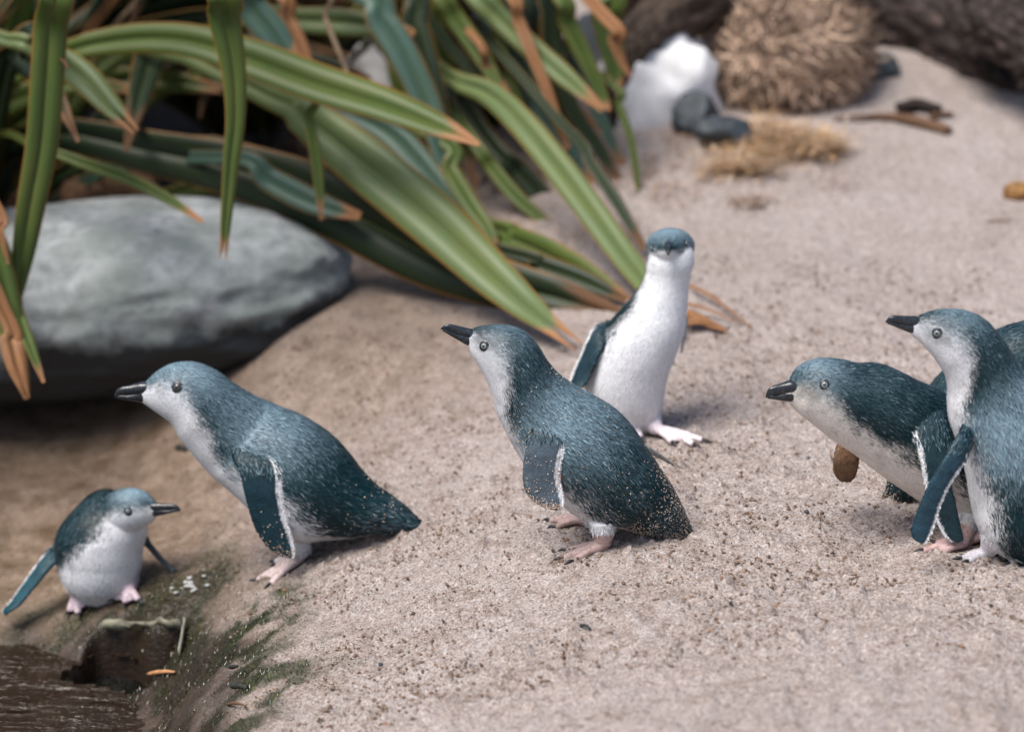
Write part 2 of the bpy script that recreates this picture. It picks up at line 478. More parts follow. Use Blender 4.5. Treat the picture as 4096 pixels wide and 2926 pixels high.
an = rng.uniform(0, 6.28, n); d = np.stack([np.cos(an), np.sin(an), rng.uniform(.1, 1.0, n)], -1); d /= np.linalg.norm(d, axis=1)[:, None]
nn = np.cross(d, np.cross([0, 0, 1.0], d)); nn /= np.linalg.norm(nn, axis=1)[:, None]
g = rng.uniform(0, 1, (n, 1)) ** 1.6
c = (1 - g) * np.array([.006, .015, .007]) + g * np.array([.06, .06, .012])
v, f, c = kites(np.stack([mx, my, mz], -1), d, nn, rng.uniform(.002, .007, n), rng.uniform(.0008, .0018, n), rng.uniform(0, .002, n), c)
M_moss = mat("moss", b_feather, .25, .6)
tag(obj("moss", mesh_of("moss", v, f, c, smooth_shade=False), M_moss), 'wet dark green moss and weed on the sand beside the stream and drain', 'moss', kind='stuff')

# ------------------------------------------------------------------ rocks
def ico(sub):
    bm_v = bpy.data.meshes.new("t")
    import bmesh
    b = bmesh.new(); bmesh.ops.create_icosphere(b, subdivisions=sub, radius=1.0); b.to_mesh(bm_v); b.free()
    v = np.array([x.co[:] for x in bm_v.vertices]); f = np.array([p.vertices[:] for p in bm_v.polygons])
    bpy.data.meshes.remove(bm_v); return v, f
def rock(name, center, radii, m, label, cat, sub=5, rough=.12, fr=2.0, seed=0, rot=0.0, tilt=0.0, facet=0.0, group=None, squareness=0.0):
    v, f = ico(sub)
    if squareness: v = np.sign(v) * np.abs(v) ** (1 - squareness)
    d = 1 + rough * fbm(v, fr, 4, seed) + rough * .5 * fbm(v, fr * 4, 3, seed + 9)
    if facet:
        dirs = rng.normal(size=(14, 3)); dirs /= np.linalg.norm(dirs, axis=1)[:, None]
        lim = rng.uniform(1 - facet, 1, 14)
        pr = v @ dirs.T; d = np.minimum(d, np.min(np.where(pr > .05, lim / np.maximum(pr, .05), 9), 1) * (1 + .02 * fbm(v, 9, 2, seed)))
    v = v * d[:, None] * np.asarray(radii)
    c, s = math.cos(tilt), math.sin(tilt); v = np.stack([v[:, 0] * c - v[:, 2] * s, v[:, 1], v[:, 0] * s + v[:, 2] * c], -1)
    c, s = math.cos(rot), math.sin(rot); v = np.stack([v[:, 0] * c - v[:, 1] * s, v[:, 0] * s + v[:, 1] * c, v[:, 2]], -1)
    return tag(obj(name, mesh_of(name, v, f, smooth_shade=not facet), m, origin=center), label, cat, group)
def b_boulder(nt, b, N, L):
    co = N("TexCoord").outputs["Object"]
    n = noise(N, L, co, 9.0, 6); n2 = noise(N, L, co, 45.0, 5)
    r = ramp(N, [(.3, (.19, .21, .21)), (.5, (.36, .38, .395)), (.7, (.48, .50, .52))]); L(n2, r.inputs[0])
    c = mixc(N, L, mrange(N, L, n, .35, .62), r.outputs[0], (.21, .24, .225))
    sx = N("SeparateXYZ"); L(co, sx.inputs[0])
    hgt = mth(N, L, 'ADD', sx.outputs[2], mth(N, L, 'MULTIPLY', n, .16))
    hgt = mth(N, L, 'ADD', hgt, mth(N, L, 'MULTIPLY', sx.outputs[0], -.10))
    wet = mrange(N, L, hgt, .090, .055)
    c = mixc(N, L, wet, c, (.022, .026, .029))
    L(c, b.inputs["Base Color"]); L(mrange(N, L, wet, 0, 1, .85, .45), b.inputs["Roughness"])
    k = bump(N, L, b, n2, .35, .008); bump(N, L, b, noise(N, L, co, 220.0, 3), .3, .002, k)
M_boulder = mat("grey_boulder", b_boulder, .85, .3)
bc = PV(190, 672, 3.62)
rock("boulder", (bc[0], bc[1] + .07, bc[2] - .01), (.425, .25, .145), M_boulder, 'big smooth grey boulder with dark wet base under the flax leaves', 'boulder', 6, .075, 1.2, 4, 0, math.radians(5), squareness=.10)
M_white = flat("pale_stone", (.80, .80, .82), .9, .2, 25, .1, .004)
M_slate = flat("dark_slate", (.035, .045, .055), .6, .4, 40, .5, .006)
p = GV(1462, 285); rock("rock", p + np.array([.004, .10, .02]), (.105, .09, .125), M_white, 'smooth white rock between driftwood arch and fibrous stump', 'rock', 4, .28, 1.6, 12, squareness=.25)
p = GV(1010, 285); rock("rock", p + np.array([0, .2, .06]), (.26, .2, .17), M_white, 'broad white rock glimpsed through the flax leaves', 'rock', 4, .12, 1.5, 15)
for (x, y, Y, r, lb, sd_) in ((1548, 262, 4.1, (.045, .05, .05), 'dark slate stone against the lower left of the fibrous stump', 21),
                         (1615, 296, 4.02, (.062, .04, .030), 'flat dark slate stone wedged below the fibrous stump', 22),
                         (1940, 158, 4.35, (.042, .05, .038), 'dark slate stone right of the fibrous stump', 23),
                         (1325, 120, 4.5, (.06, .06, .09), 'dark stone standing below the driftwood arch', 24)):
    p = PV(x, y, Y); rock("stone", p, r, M_slate, lb, 'stone', 3, .15, 2, sd_, sd_, .2, .35)
M_brownstone = flat("brown_pebble", (.26, .135, .05), .7, .3, 40, .6, .002)
p = GV(2256, 440); rock("pebble", p + np.array([0, 0, .010]), (.022, .02, .018), M_brownstone, 'round ochre brown pebble alone on the open sand', 'pebble', 3, .12, 2, 33)

# ------------------------------------------------------------------ wood
def b_wood(c0, c1, c2):
    def f(nt, b, N, L):
        u = N("Attribute", attribute_name="uvp").outputs["Vector"]
        n = noise(N, L, mapping(N, L, u, (6, 2.2, 1)), 3.0, 6, .62)
        r = ramp(N, [(.28, c0), (.5, c1), (.74, c2)]); L(n, r.inputs[0])
        L(r.outputs[0], b.inputs["Base Color"]); bump(N, L, b, n, .6, .006)
    return f
M_drift = mat("driftwood", b_wood((.006, .004, .003), (.045, .029, .02), (.17, .13, .11)), .8, .3)
M_bark = mat("bark", b_wood((.03, .015, .008), (.13, .07, .04), (.26, .16, .10)), .85, .3)
M_log = mat("dark_log", b_wood((.003, .002, .002), (.022, .015, .013), (.13, .092, .08)), .8, .3)
def log(name, pts, radii, m, label, cat, ridge=.12, seed=0, ns=40, n=60, flat_=1.0):
    pts = np.asarray(pts, float); o = pts.mean(0)
    v, f = tube(pts - o, radii, ns, flat_, None, n)
    L_ = np.zeros((len(v), 3)); k = np.arange(len(v))
    L_[:, 0] = (k % ns) / ns * 6.0; L_[:, 1] = (k // ns) / n * 1.2
    q = np.stack([np.cos(L_[:, 0] / 6 * 6.283) * 2.2, np.sin(L_[:, 0] / 6 * 6.283) * 2.2, L_[:, 1] * 2], -1)
    cen = np.concatenate([np.repeat(catmull(pts - o, n)[0], ns, 0), v[-2:]])
    dd = (v - cen); rad = np.linalg.norm(dd, axis=1)[:, None] + 1e-9
    v = v + dd * (ridge * (fbm(q, 1.7, 4, seed)[:, None] * 1.4))
    return tag(obj(name, mesh_of(name, v, f, uv=L_[:, [1, 0, 2]]), m, origin=o), label, cat)
log("driftwood", [PV(1600, -40, 4.35), PV(1530, 15, 4.25), PV(1450, 60, 4.2), PV(1398, 125, 4.17), PV(1375, 200, 4.15), PV(1350, 280, 4.15)], [.045, .052, .045, .036, .026, .018], M_drift,
    'weathered driftwood branch arching over the white rock', 'driftwood', .25, 3)
log("driftwood", [PV(1330, -70, 4.6), PV(1420, 5, 4.6), PV(1520, 12, 4.62), PV(1640, -30, 4.65)], [.035, .045, .045, .04], M_drift, 'pale grey driftwood limb behind the flax tips', 'driftwood', .3, 8)
log("log", [PV(1780, -100, 4.7), PV(1940, -10, 4.62), PV(2100, 75, 4.5), PV(2280, 185, 4.35), PV(2420, 270, 4.25)], [.085, .09, .095, .09, .075], M_log, 'dark thick driftwood log lying across the back of the sand', 'log', .45, 5, 64, 120)
log("log", [PV(2150, -60, 4.4), PV(2215, 25, 4.25), PV(2265, 85, 4.15), PV(2330, 150, 4.1)], [.05, .062, .062, .045], M_log, 'gnarled brown log stub leaning on the dark log', 'log', .5, 6, 64, 90)
log("log", [PV(1560, -90, 5.0), PV(1700, -60, 4.95), PV(1900, -60, 4.9)], [.07, .08, .07], M_log, 'dark log behind the fibrous stump', 'log', .2, 9)
log("bark_piece", [GV(1850, 272) + [0, 0, .006], GV(1930, 268) + [0, 0, .008], GV(2020, 278) + [0, 0, .010], GV(2105, 300) + [0, 0, .008]], [.003, .006, .013, .012], M_bark, 'long reddish splinter of bark on the sand', 'bark', .3, 11, 14, 30, .7)
log("bark_piece", [GV(1992, 256) + [0, 0, .014], GV(2035, 250) + [0, 0, .016], GV(2085, 258) + [0, 0, .012]], [.011, .014, .010], M_log, 'short dark chunk of bark above the long splinter', 'bark', .3, 12, 14, 24, .7)
log("bark_piece", [GV(2065, 268) + [0, 0, .008], GV(2112, 262) + [0, 0, .008]], [.007, .006], M_bark, 'small brown bark chip beside the dark chunk', 'bark', .3, 13, 12, 16, .7)
log("bark_piece", [GV(2190, 498) + [0, 0, .003], GV(2245, 492) + [0, 0, .003]], [.004, .003], M_bark, 'thin bark scrap below the ochre pebble', 'bark', .3, 14, 10, 16, .6)
for k_, (pa, pb, r_, lb) in enumerate((((150, 440), (340, 425), .03, 'dark bark slab in the shade behind the boulder'), ((20, 470), (260, 395), .025, 'rotten brown branch under the flax behind the boulder'))):
    Yb_ = 3.95 + .1 * k_
    log("fallen_branch", [PV(*pa, Yb_), PV((pa[0] + pb[0]) / 2, (pa[1] + pb[1]) / 2 - 8, Yb_ + .03), PV(*pb, Yb_)], [r_, r_ * 1.2, r_ * .8], M_bark, lb, 'branch', .3, 30 + k_, 16, 24)

# fibrous stump: a root ball with thousands of dry fibres
sc_ = PV(1738, 140, 4.28)
st = empty("fibrous_stump", sc_ - np.array([0, 0, .13]), 'round fibrous brown root stump with shaggy dry fibres', 'stump')
o0 = np.array(st.location)
v, f = ico(5); R_ = np.array([.150, .13, .120])
v = v * (1 + .13 * fbm(v, 2.2, 4, 50) + .06 * fbm(v, 9, 3, 51))[:, None] * R_
c_, s_ = math.cos(.35), math.sin(.35); v = np.stack([v[:, 0] * c_ - v[:, 2] * s_, v[:, 1], v[:, 0] * s_ + v[:, 2] * c_], -1)
cols = .5 + .5 * fbm(v, 40, 3, 55)[:, None]
cols = (1 - cols) * np.array([.035, .02, .012]) + cols * np.array([.36, .24, .16])
sv_ = v + (sc_ - o0)
obj("core", mesh_of("core", sv_, f, cols), M_grain, st)
n = 7000; pick = rng.choice(len(v), n); base = v[pick] * rng.uniform(.98, 1.03, (n, 1)) + (sc_ - o0) + rng.normal(0, .004, (n, 3))
nr = v[pick] / np.linalg.norm(v[pick], axis=1)[:, None]
d = rng.normal(size=(n, 3)) * .8 + np.array([0, 0, -.25]); d = d - nr * (np.sum(d * nr, 1) - .18)[:, None]; d /= np.linalg.norm(d, axis=1)[:, None]
g = rng.uniform(0, 1, (n, 1)) ** 1.2
g = np.clip(g + .9 * fbm(base, 24, 2, 57)[:, None], 0, 1)
c = (1 - g) * np.array([.06, .03, .016]) + g * np.array([.80, .58, .43])
vv_, ff_, cc_ = kites(base, d, nr, rng.uniform(.02, .06, n), rng.uniform(.002, .006, n), rng.uniform(.0, .006, n), c)
tag(obj("fibres", mesh_of("fibres", vv_, ff_, cc_, smooth_shade=False), M_grain, st), kind='stuff')
log("log", [PV(1700, -10, 4.4), PV(1745, -60, 4.45), PV(1790, -140, 4.5)], [.075, .075, .07], M_log, 'mossy grey trunk rising from the fibrous stump', 'log', .2, 66)

def litter(name, spots, n, ln, palette, label, cat, seed):
    r = np.random.default_rng(seed); ps = []
    for _ in range(n):
        x, y, sx, sy = spots[r.integers(len(spots))]
        p = GV(x + r.normal() * sx, y + r.normal() * sy); ps.append(p)
    ps = np.array(ps); ps[:, 2] += r.uniform(.001, .012, n) * (2.2 if 'straw' in name else 1)
    an = r.uniform(0, 6.28, n); d = np.stack([np.cos(an), np.sin(an), r.normal(size=n) * .18], -1); d /= np.linalg.norm(d, axis=1)[:, None]
    nn = np.cross(d, np.cross([0, 0, 1.0], d)); nn /= np.linalg.norm(nn, axis=1)[:, None]
    c = np.array(palette)[r.integers(0, len(palette), n)] * r.uniform(.7, 1.25, (n, 1))
    v, f, c = kites(ps, d, nn, r.uniform(*ln, n), r.uniform(.0012, .0035, n), r.uniform(0, .004, n), c)
    return tag(obj(name, mesh_of(name, v, f, c, smooth_shade=False), M_grain), label, cat, kind='stuff')
litter("straw_litter", [(1690, 345, 60, 16), (1640, 385, 35, 10), (1770, 330, 45, 14), (1820, 345, 25, 10), (1700, 310, 30, 12)], 3400, (.02, .06),
       [(.48, .30, .15), (.58, .40, .25), (.34, .19, .08), (.64, .50, .37)], 'tangle of pale golden straw on the sand below the stump', 'straw', 3)
litter("dry_litter", [(1470, 430, 60, 20), (1440, 380, 30, 20), (1500, 330, 25, 25), (1830, 400, 60, 20), (1660, 455, 25, 8), (1320, 520, 60, 15), (1150, 500, 80, 25)], 900, (.008, .03),
       [(.30, .18, .10), (.40, .26, .17), (.22, .13, .08)], 'thin scatter of brown plant litter on the sand behind the flax', 'litter', 4)
litter("leaf_litter", [(250, 430, 120, 20), (420, 430, 60, 15), (560, 400, 60, 20), (380, 380, 90, 20), (680, 360, 60, 30)], 1500, (.02, .06),
       [(.34, .24, .17), (.48, .36, .28), (.16, .10, .06), (.55, .45, .40)], 'dead leaf litter in the shade behind the boulder', 'litter', 5)

# ------------------------------------------------------------------ flax
def b_leaf(base, light, dark, under, dryk=1.0):
    def f(nt, b, N, L):
        u = N("Attribute", attribute_name="uvp").outputs["Vector"]     # x across -1..1, y along 0..1, z length in m
        s = N("SeparateXYZ"); L(u, s.inputs[0])
        cmb = N("CombineXYZ"); L(mth(N, L, 'MULTIPLY', s.outputs[0], 26.0), cmb.inputs[0]); L(mth(N, L, 'MULTIPLY', s.outputs[1], 3.0), cmb.inputs[1])
        oi = N("ObjectInfo"); L(mth(N, L, 'MULTIPLY', oi.outputs["Random"], 50.0), cmb.inputs[2])
        n = noise(N, L, cmb.outputs[0], 1.0, 3)
        r = ramp(N, [(.25, dark), (.5, base), (.78, light)]); L(n, r.inputs[0])
        cm2 = N("CombineXYZ"); L(mth(N, L, 'MULTIPLY', s.outputs[0], 1.2), cm2.inputs[0]); L(mth(N, L, 'MULTIPLY', s.outputs[1], 7.0), cm2.inputs[1]); L(mth(N, L, 'MULTIPLY', oi.outputs["Random"], 31.0), cm2.inputs[2])
        big = noise(N, L, cm2.outputs[0], 1.0, 3)
        geo = N("NewGeometry")
        c = mixc(N, L, mrange(N, L, big, .4, .7, 0, .5), r.outputs[0], under)
        ab = mth(N, L, 'ABSOLUTE', s.outputs[0])
        mid = mrange(N, L, ab, .05, .0)
        c = mixc(N, L, mth(N, L, 'MULTIPLY', mid, .5), c, (.22, .25, .10))
        edge = mrange(N, L, mth(N, L, 'ADD', ab, mth(N, L, 'MULTIPLY', big, .08)), .965, 1.0)
        c = mixc(N, L, edge, c, (.26, .12, .025))
        tipn = mth(N, L, 'ADD', s.outputs[1], mth(N, L, 'MULTIPLY', n, .10))
        tipn = mth(N, L, 'ADD', tipn, mth(N, L, 'MULTIPLY', ab, .045))
        tip = mrange(N, L, tipn, .965, .995)
        dry = ramp(N, [(.3, (.17, .065, .02)), (.55, (.33, .16, .07)), (.75, (.50, .36, .26))]); L(n, dry.inputs[0])
        c = mixc(N, L, tip, c, mixc(N, L, 1.0 - dryk, dry.outputs[0], (.03, .02, .012)))
        spk = noise(N, L, cm2.outputs[0], 9.0, 2)
        c = mixc(N, L, mrange(N, L, spk, .72, .78, 0, .7), c, (.09, .05, .02))
        L(c, b.inputs["Base Color"])
        L(mrange(N, L, tip, 0, 1, .47, .8), b.inputs["Roughness"])
        bump(N, L, b, n, .15, .001)
    return f
LM = {
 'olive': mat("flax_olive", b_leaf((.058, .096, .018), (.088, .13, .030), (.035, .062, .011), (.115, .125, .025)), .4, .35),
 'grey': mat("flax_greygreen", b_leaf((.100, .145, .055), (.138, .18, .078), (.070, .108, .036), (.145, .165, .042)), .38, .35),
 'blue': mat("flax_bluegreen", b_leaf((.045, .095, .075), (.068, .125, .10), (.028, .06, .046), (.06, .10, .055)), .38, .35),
 'dark': mat("flax_dark", b_leaf((.014, .028, .012), (.024, .042, .018), (.008, .016, .007), (.028, .036, .010), .35), .4, .3),  # darkest green, also standing in for shade inside the plant
}
def b_dry(nt, b, N, L):
    u = N("Attribute", attribute_name="uvp").outputs["Vector"]
    n = noise(N, L, mapping(N, L, u, (9, 4, 1)), 1.5, 4)
    r = ramp(N, [(.3, (.12, .045, .016)), (.55, (.29, .135, .055)), (.78, (.48, .32, .22))]); L(n, r.inputs[0])
    L(r.outputs[0], b.inputs["Base Color"]); bump(N, L, b, n, .4, .002)
LM['dry'] = mat("flax_dry", b_dry, .7, .3)
def b_stalk(nt, b, N, L):
    b_dry(nt, b, N, L)
LM['stalk'] = flat("dry_stalk", (.26, .185, .12), .8, .3, 60, .4)

def project(p):
    d = np.asarray(p) - CAM; z = d @ FW
    return CX + FPX * (d @ RT) / z, CY - FPX * (d @ UP) / z

def leaf(parent, pts, widths, kind, split=1.2, roll=0.0, keel=.22, n=36, gap=.5, label=None, spread=0.0):
    """one strap leaf: two half blades meeting in a keel, forked beyond `split`"""
    o0 = np.array(parent.location)
    q, _ = catmull(np.concatenate([np.asarray(pts, float), np.asarray(widths, float)[:, None]], 1), n)
    c, w = q[:, :3], np.maximum(q[:, 3], .0008)
    t = np.gradient(c, axis=0); t /= np.linalg.norm(t, axis=1)[:, None] + 1e-9
    vd = c - CAM; vd /= np.linalg.norm(vd, axis=1)[:, None]
    s0 = np.cross(t, vd); s0 /= np.linalg.norm(s0, axis=1)[:, None] + 1e-9
    s0 = s0 if s0[n // 2] @ RT >= 0 else -s0
    keel = keel * .6
    rl = roll + np.linspace(-.15, .25, n)
    nr0 = np.cross(s0, t)
    s = s0 * np.cos(rl)[:, None] + nr0 * np.sin(rl)[:, None]
    nr = np.cross(s, t); nr *= np.sign(np.sum(nr * -vd, 1))[:, None]
    along = np.linspace(0, 1, n)
    arc = np.concatenate([[0], np.cumsum(np.linalg.norm(np.diff(c, axis=0), axis=1))])
    VV, UV, FF, o = [], [], [], 0
    th = .0007
    for sg in (-1, 1):
        g = np.where(along > split, gap * (along - split) / max(1e-3, 1 - split), 0)
        inner = np.minimum(g, .85) * .5 * w + spread * np.maximum(along - split, 0)
        outer = .5 * w + spread * np.maximum(along - split, 0)
        rows = []
        for fr in (0, .5, 1):
            off = inner + (outer - inner) * fr
            rows.append((c + s * (sg * off)[:, None] + nr * (keel * off - .12 * keel * w * fr * fr)[:, None], np.where(along > split, .2 + .8 * fr, fr) * sg))
        ring = [rows[0][0], rows[1][0], rows[2][0], rows[2][0] - nr * th, rows[1][0] - nr * th, rows[0][0] - nr * th]
        us = [rows[0][1], rows[1][1], rows[2][1], rows[2][1], rows[1][1], rows[0][1]]
        vv = np.stack(ring, 1).reshape(-1, 3); VV.append(vv)
        UV.append(np.stack([np.stack(us, 1).ravel(), np.repeat(along, 6), np.repeat(arc, 6)], -1))
        f = grid_faces(n, 6); FF.append(f + o)
        FF.append(np.array([[0, 1, 4, 5], [1, 2, 3, 4]]) + o)
        e = (n - 1) * 6; FF.append(np.array([[5, 4, 1, 0], [4, 3, 2, 1]]) + o + e)
        o += len(vv)
    me = mesh_of("leaf", np.concatenate(VV) - o0, np.concatenate(FF), uv=np.concatenate(UV))
    lf = obj("leaf", me, LM[kind], parent)
    if label: lf['label'] = label
    return lf

B1 = GV(330, 300); B1 = np.array([-.95, 4.15, float(ground(-.95, 4.15))])
B2 = np.array([-.42, 4.55, float(ground(-.42, 4.55))])
fx1 = empty("flax_plant", B1, 'large green flax plant with long strap leaves drooping over the grey boulder', 'flax plant')
fx2 = empty("flax_plant", B2, 'flax clump with narrow orange-tipped leaves in front of the white rock', 'flax plant')
def vis(parent, base, vp, Y0, Y1, widths, kind, up=.0, via=None, **k):
    """leaf given by the run of it that can be seen; it starts at the plant's base"""
    m = len(vp); Ys = np.linspace(Y0, Y1, m)
    run = [PV(x, y, Yq) for (x, y), Yq in zip(vp, Ys)]
    wm = [w * 1.14 * VS * Yq / FPX for w, Yq in zip(widths, Ys)]
    pre = [base + np.array([0, 0, .0])]
    d = run[0] - (run[1] - run[0]) * .6
    mid = base * .45 + d * .55 + np.array([0, 0, up + .10])
    pre.append(mid)
    wts = [wm[0] * .5, wm[0] * .9]
    return leaf(parent, pre + run, wts + wm, kind, **k)
vis(fx1, B1, [(118, -60), (112, 60), (103, 200), (92, 330), (70, 450), (52, 560), (38, 650), (33, 700)], 3.35, 3.30, [68, 67, 66, 64, 58, 46, 26, 10], 'olive', .35, split=1.3, keel=.15)
vis(fx1, B1, [(470, -60), (497, 40), (518, 150), (523, 260), (513, 360), (505, 450), (499, 520), (495, 575)], 3.35, 3.30, [74, 64, 50, 40, 33, 26, 20, 14], 'olive', .35, split=.93, gap=.8, keel=.18)
vis(fx1, B1, [(20, 90), (90, 112), (150, 145), (200, 185), (250, 240), (302, 292)], 3.55, 3.40, [30, 44, 58, 60, 44, 14], 'grey', .05, split=.88, gap=.6, keel=.12)
vis(fx1, B1, [(120, 130), (250, 92), (400, 88), (540, 125), (700, 185), (850, 232), (980, 283), (1065, 322)], 3.75, 3.45, [40, 56, 66, 80, 84, 74, 50, 8], 'olive', .0, keel=.3, roll=.25)
vis(fx1, B1, [(600, 215), (680, 262), (780, 340), (880, 420), (980, 505), (1080, 600), (1160, 672), (1220, 720), (1288, 772)], 3.75, 3.28, [50, 80, 104, 110, 108, 92, 68, 42, 16], 'grey', .1, split=.90, gap=.9, keel=.14, spread=.02)
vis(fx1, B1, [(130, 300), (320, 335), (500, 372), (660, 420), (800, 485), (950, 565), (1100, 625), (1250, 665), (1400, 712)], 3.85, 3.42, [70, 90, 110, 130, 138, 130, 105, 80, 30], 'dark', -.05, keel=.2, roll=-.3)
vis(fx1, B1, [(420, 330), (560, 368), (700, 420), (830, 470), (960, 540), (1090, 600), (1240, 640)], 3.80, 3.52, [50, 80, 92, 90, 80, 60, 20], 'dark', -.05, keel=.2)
vis(fx2, B2, [(985, 165), (1080, 205), (1150, 265), (1230, 360), (1310, 465), (1390, 575), (1450, 650), (1500, 720)], 3.95, 3.30, [34, 48, 56, 60, 60, 54, 44, 20], 'grey', .05, keel=.2)
vis(fx2, B2, [(1030, -40), (1110, 40), (1190, 115), (1260, 175), (1340, 245)], 4.0, 3.85, [44, 46, 44, 40, 12], 'grey', .2, keel=.2, split=.97)
vis(fx1, B1, [(790, -30), (850, 50), (905, 140), (955, 250), (985, 350), (1020, 430)], 3.9, 3.75, [62, 62, 60, 54, 40, 18], 'blue', .2, keel=.25)
vis(fx1, B1, [(880, -40), (920, 60), (950, 160), (975, 270), (1000, 380), (1045, 480)], 3.95, 3.8, [52, 54, 52, 46, 40, 22], 'dark', .2, keel=.25)
vis(fx2, B2, [(1120, -30), (1150, 45), (1185, 130), (1220, 215), (1262, 330)], 3.95, 3.85, [24, 24, 22, 20, 8], 'dry', .2, keel=.4, label='dry orange leaf')
vis(fx1, B1, [(500, -50), (560, 20), (610, 80), (650, 140)], 3.7, 3.65, [60, 64, 62, 40], 'blue', .15, keel=.2)
vis(fx1, B1, [(600, -20), (640, 50), (670, 110), (690, 150)], 3.8, 3.75, [26, 34, 30, 10], 'dry', .1, keel=.3, label='dry brown leaf')
vis(fx1, B1, [(700, 232), (790, 258), (870, 300), (940, 370), (1000, 440), (1060, 510)], 3.9, 3.7, [40, 54, 60, 58, 46, 18], 'blue', .05, keel=.2)
vis(fx2, B2, [(1330, -40), (1345, 40), (1362, 130), (1372, 205)], 4.0, 3.95, [60, 58, 46, 20], 'olive', .2, keel=.2)
vis(fx2, B2, [(1345, 40), (1362, 90), (1382, 140), (1400, 170)], 3.9, 3.88, [26, 24, 16, 6], 'dry', .2, keel=.2, label='dry orange leaf tip')
vis(fx2, B2, [(1225, -30), (1260, 50), (1300, 130), (1335, 205), (1352, 245)], 3.95, 3.9, [34, 36, 32, 22, 8], 'olive', .2, keel=.25)
vis(fx2, B2, [(1195, -30), (1215, 60), (1235, 130), (1270, 240), (1330, 330), (1392, 430)], 4.05, 3.9, [30, 34, 34, 32, 28, 12], 'dark', .2, keel=.25)
vis(fx2, B2, [(1350, 180), (1372, 230), (1400, 310), (1414, 400), (1420, 492)], 3.95, 3.85, [14, 15, 15, 13, 6], 'olive', .1, keel=.3)
vis(fx1, B1, [(1060, 500), (1140, 532), (1230, 572), (1320, 622), (1420, 688)], 3.75, 3.45, [40, 60, 64, 50, 12], 'olive', .0, keel=.2, roll=-.2)
vis(fx1, B1, [(1120, 560), (1200, 590), (1300, 625), (1390, 665)], 3.55, 3.45, [30, 46, 44, 14], 'dark', .0, keel=.2)
vis(fx2, B2, [(1040, 300), (1090, 370), (1150, 440), (1220, 500), (1275, 540)], 3.9, 3.75, [24, 30, 30, 22, 8], 'olive', .1, keel=.25)
vis(fx1, B1, [(960, 300), (1000, 380), (1045, 455), (1085, 510), (1105, 560)], 3.8, 3.65, [28, 36, 36, 26, 6], 'olive', .1, keel=.25)
vis(fx2, B2, [(1090, 320), (1150, 380), (1205, 440), (1232, 500), (1240, 552)], 3.95, 3.85, [40, 46, 46, 40, 30], 'dark', .1, keel=.25)
vis(fx1, B1, [(672, 200), (684, 260), (698, 330), (708, 410), (714, 488)], 3.6, 3.55, [14, 20, 22, 20, 8], 'olive', .1, split=.9, keel=.3)
vis(fx1, B1, [(90, 330), (180, 360), (280, 395), (370, 440), (450, 492)], 3.6, 3.4, [16, 24, 26, 22, 8], 'olive', .0, keel=.25)
vis(fx1, B1, [(700, -20), (722, 40), (748, 105), (772, 165)], 3.7, 3.68, [9, 10, 10, 8], 'stalk', .1, keel=.1, label='thin dry flower stalk')
vis(fx1, B1, [(560, 40), (660, 45), (760, 50), (860, 62), (920, 75)], 4.0, 3.9, [30, 50, 54, 40, 12], 'grey', .0, keel=.25)
vis(fx2, B2, [(1262, 290), (1310, 360), (1370, 450), (1432, 555)], 3.8, 3.6, [20, 24, 26, 14], 'dark', .1, keel=.3)
vis(fx2, B2, [(1090, 40), (1150, 140), (1205, 240), (1260, 330), (1330, 430)], 4.05, 3.9, [40, 52, 52, 46, 16], 'blue', .1, keel=.2)
vis(fx2, B2, [(1160, -30), (1210, 60), (1262, 140), (1312, 210), (1350, 300), (1400, 400)], 4.1, 3.95, [44, 44, 40, 32, 24, 8], 'blue', .2, keel=.2)
vis(fx2, B2, [(960, -40), (1010, 40), (1060, 110), (1095, 170), (1120, 240)], 4.0, 3.9, [40, 40, 36, 26, 8], 'olive', .2, keel=.2, split=.9)
vis(fx2, B2, [(1050, 80), (1080, 150), (1120, 200), (1150, 260)], 3.95, 3.9, [14, 18, 16, 5], 'dry', .1, keel=.3, label='dry orange leaf tip')
vis(fx1, B1, [(540, 60), (600, 130), (720, 150), (820, 180)], 4.1, 4.0, [50, 60, 50, 20], 'dark', .0, keel=.2)
vis(fx1, B1, [(520, 350), (600, 400), (700, 450), (800, 480)], 3.7, 3.6, [30, 50, 50, 18], 'blue', -.05, keel=.2)
for k_ in range(46):
    x0 = rng.uniform(820, 1210); y0 = -45 if rng.uniform() < .6 else rng.uniform(20, 260); dx = rng.uniform(80, min(240, 1345 - x0)); y1 = rng.uniform(260, 545) if x0 + dx < 1330 else rng.uniform(150, 380)
    if y1 - y0 < 150: y0 = -45
    w = rng.uniform(16, 44); Ya = rng.uniform(4.0, 4.35); cv = rng.uniform(-30, 50)
    vis(fx2, B2, [(x0, y0), (x0 + dx * .3 + cv * .5, y0 + (y1 - y0) * .28), (x0 + dx * .65 + cv * .5, y0 + (y1 - y0) * .62), (x0 + dx, y1)], Ya, Ya - .1, [w * .9, w, w * .85, w * .15],
        rng.choice(['dark', 'dark', 'olive', 'olive', 'blue', 'grey', 'dry'] if w < 26 else ['dark', 'dark', 'olive', 'blue']), rng.uniform(.05, .2), keel=.3, roll=rng.uniform(-.6, .6), n=24)
cnt = tries = 0
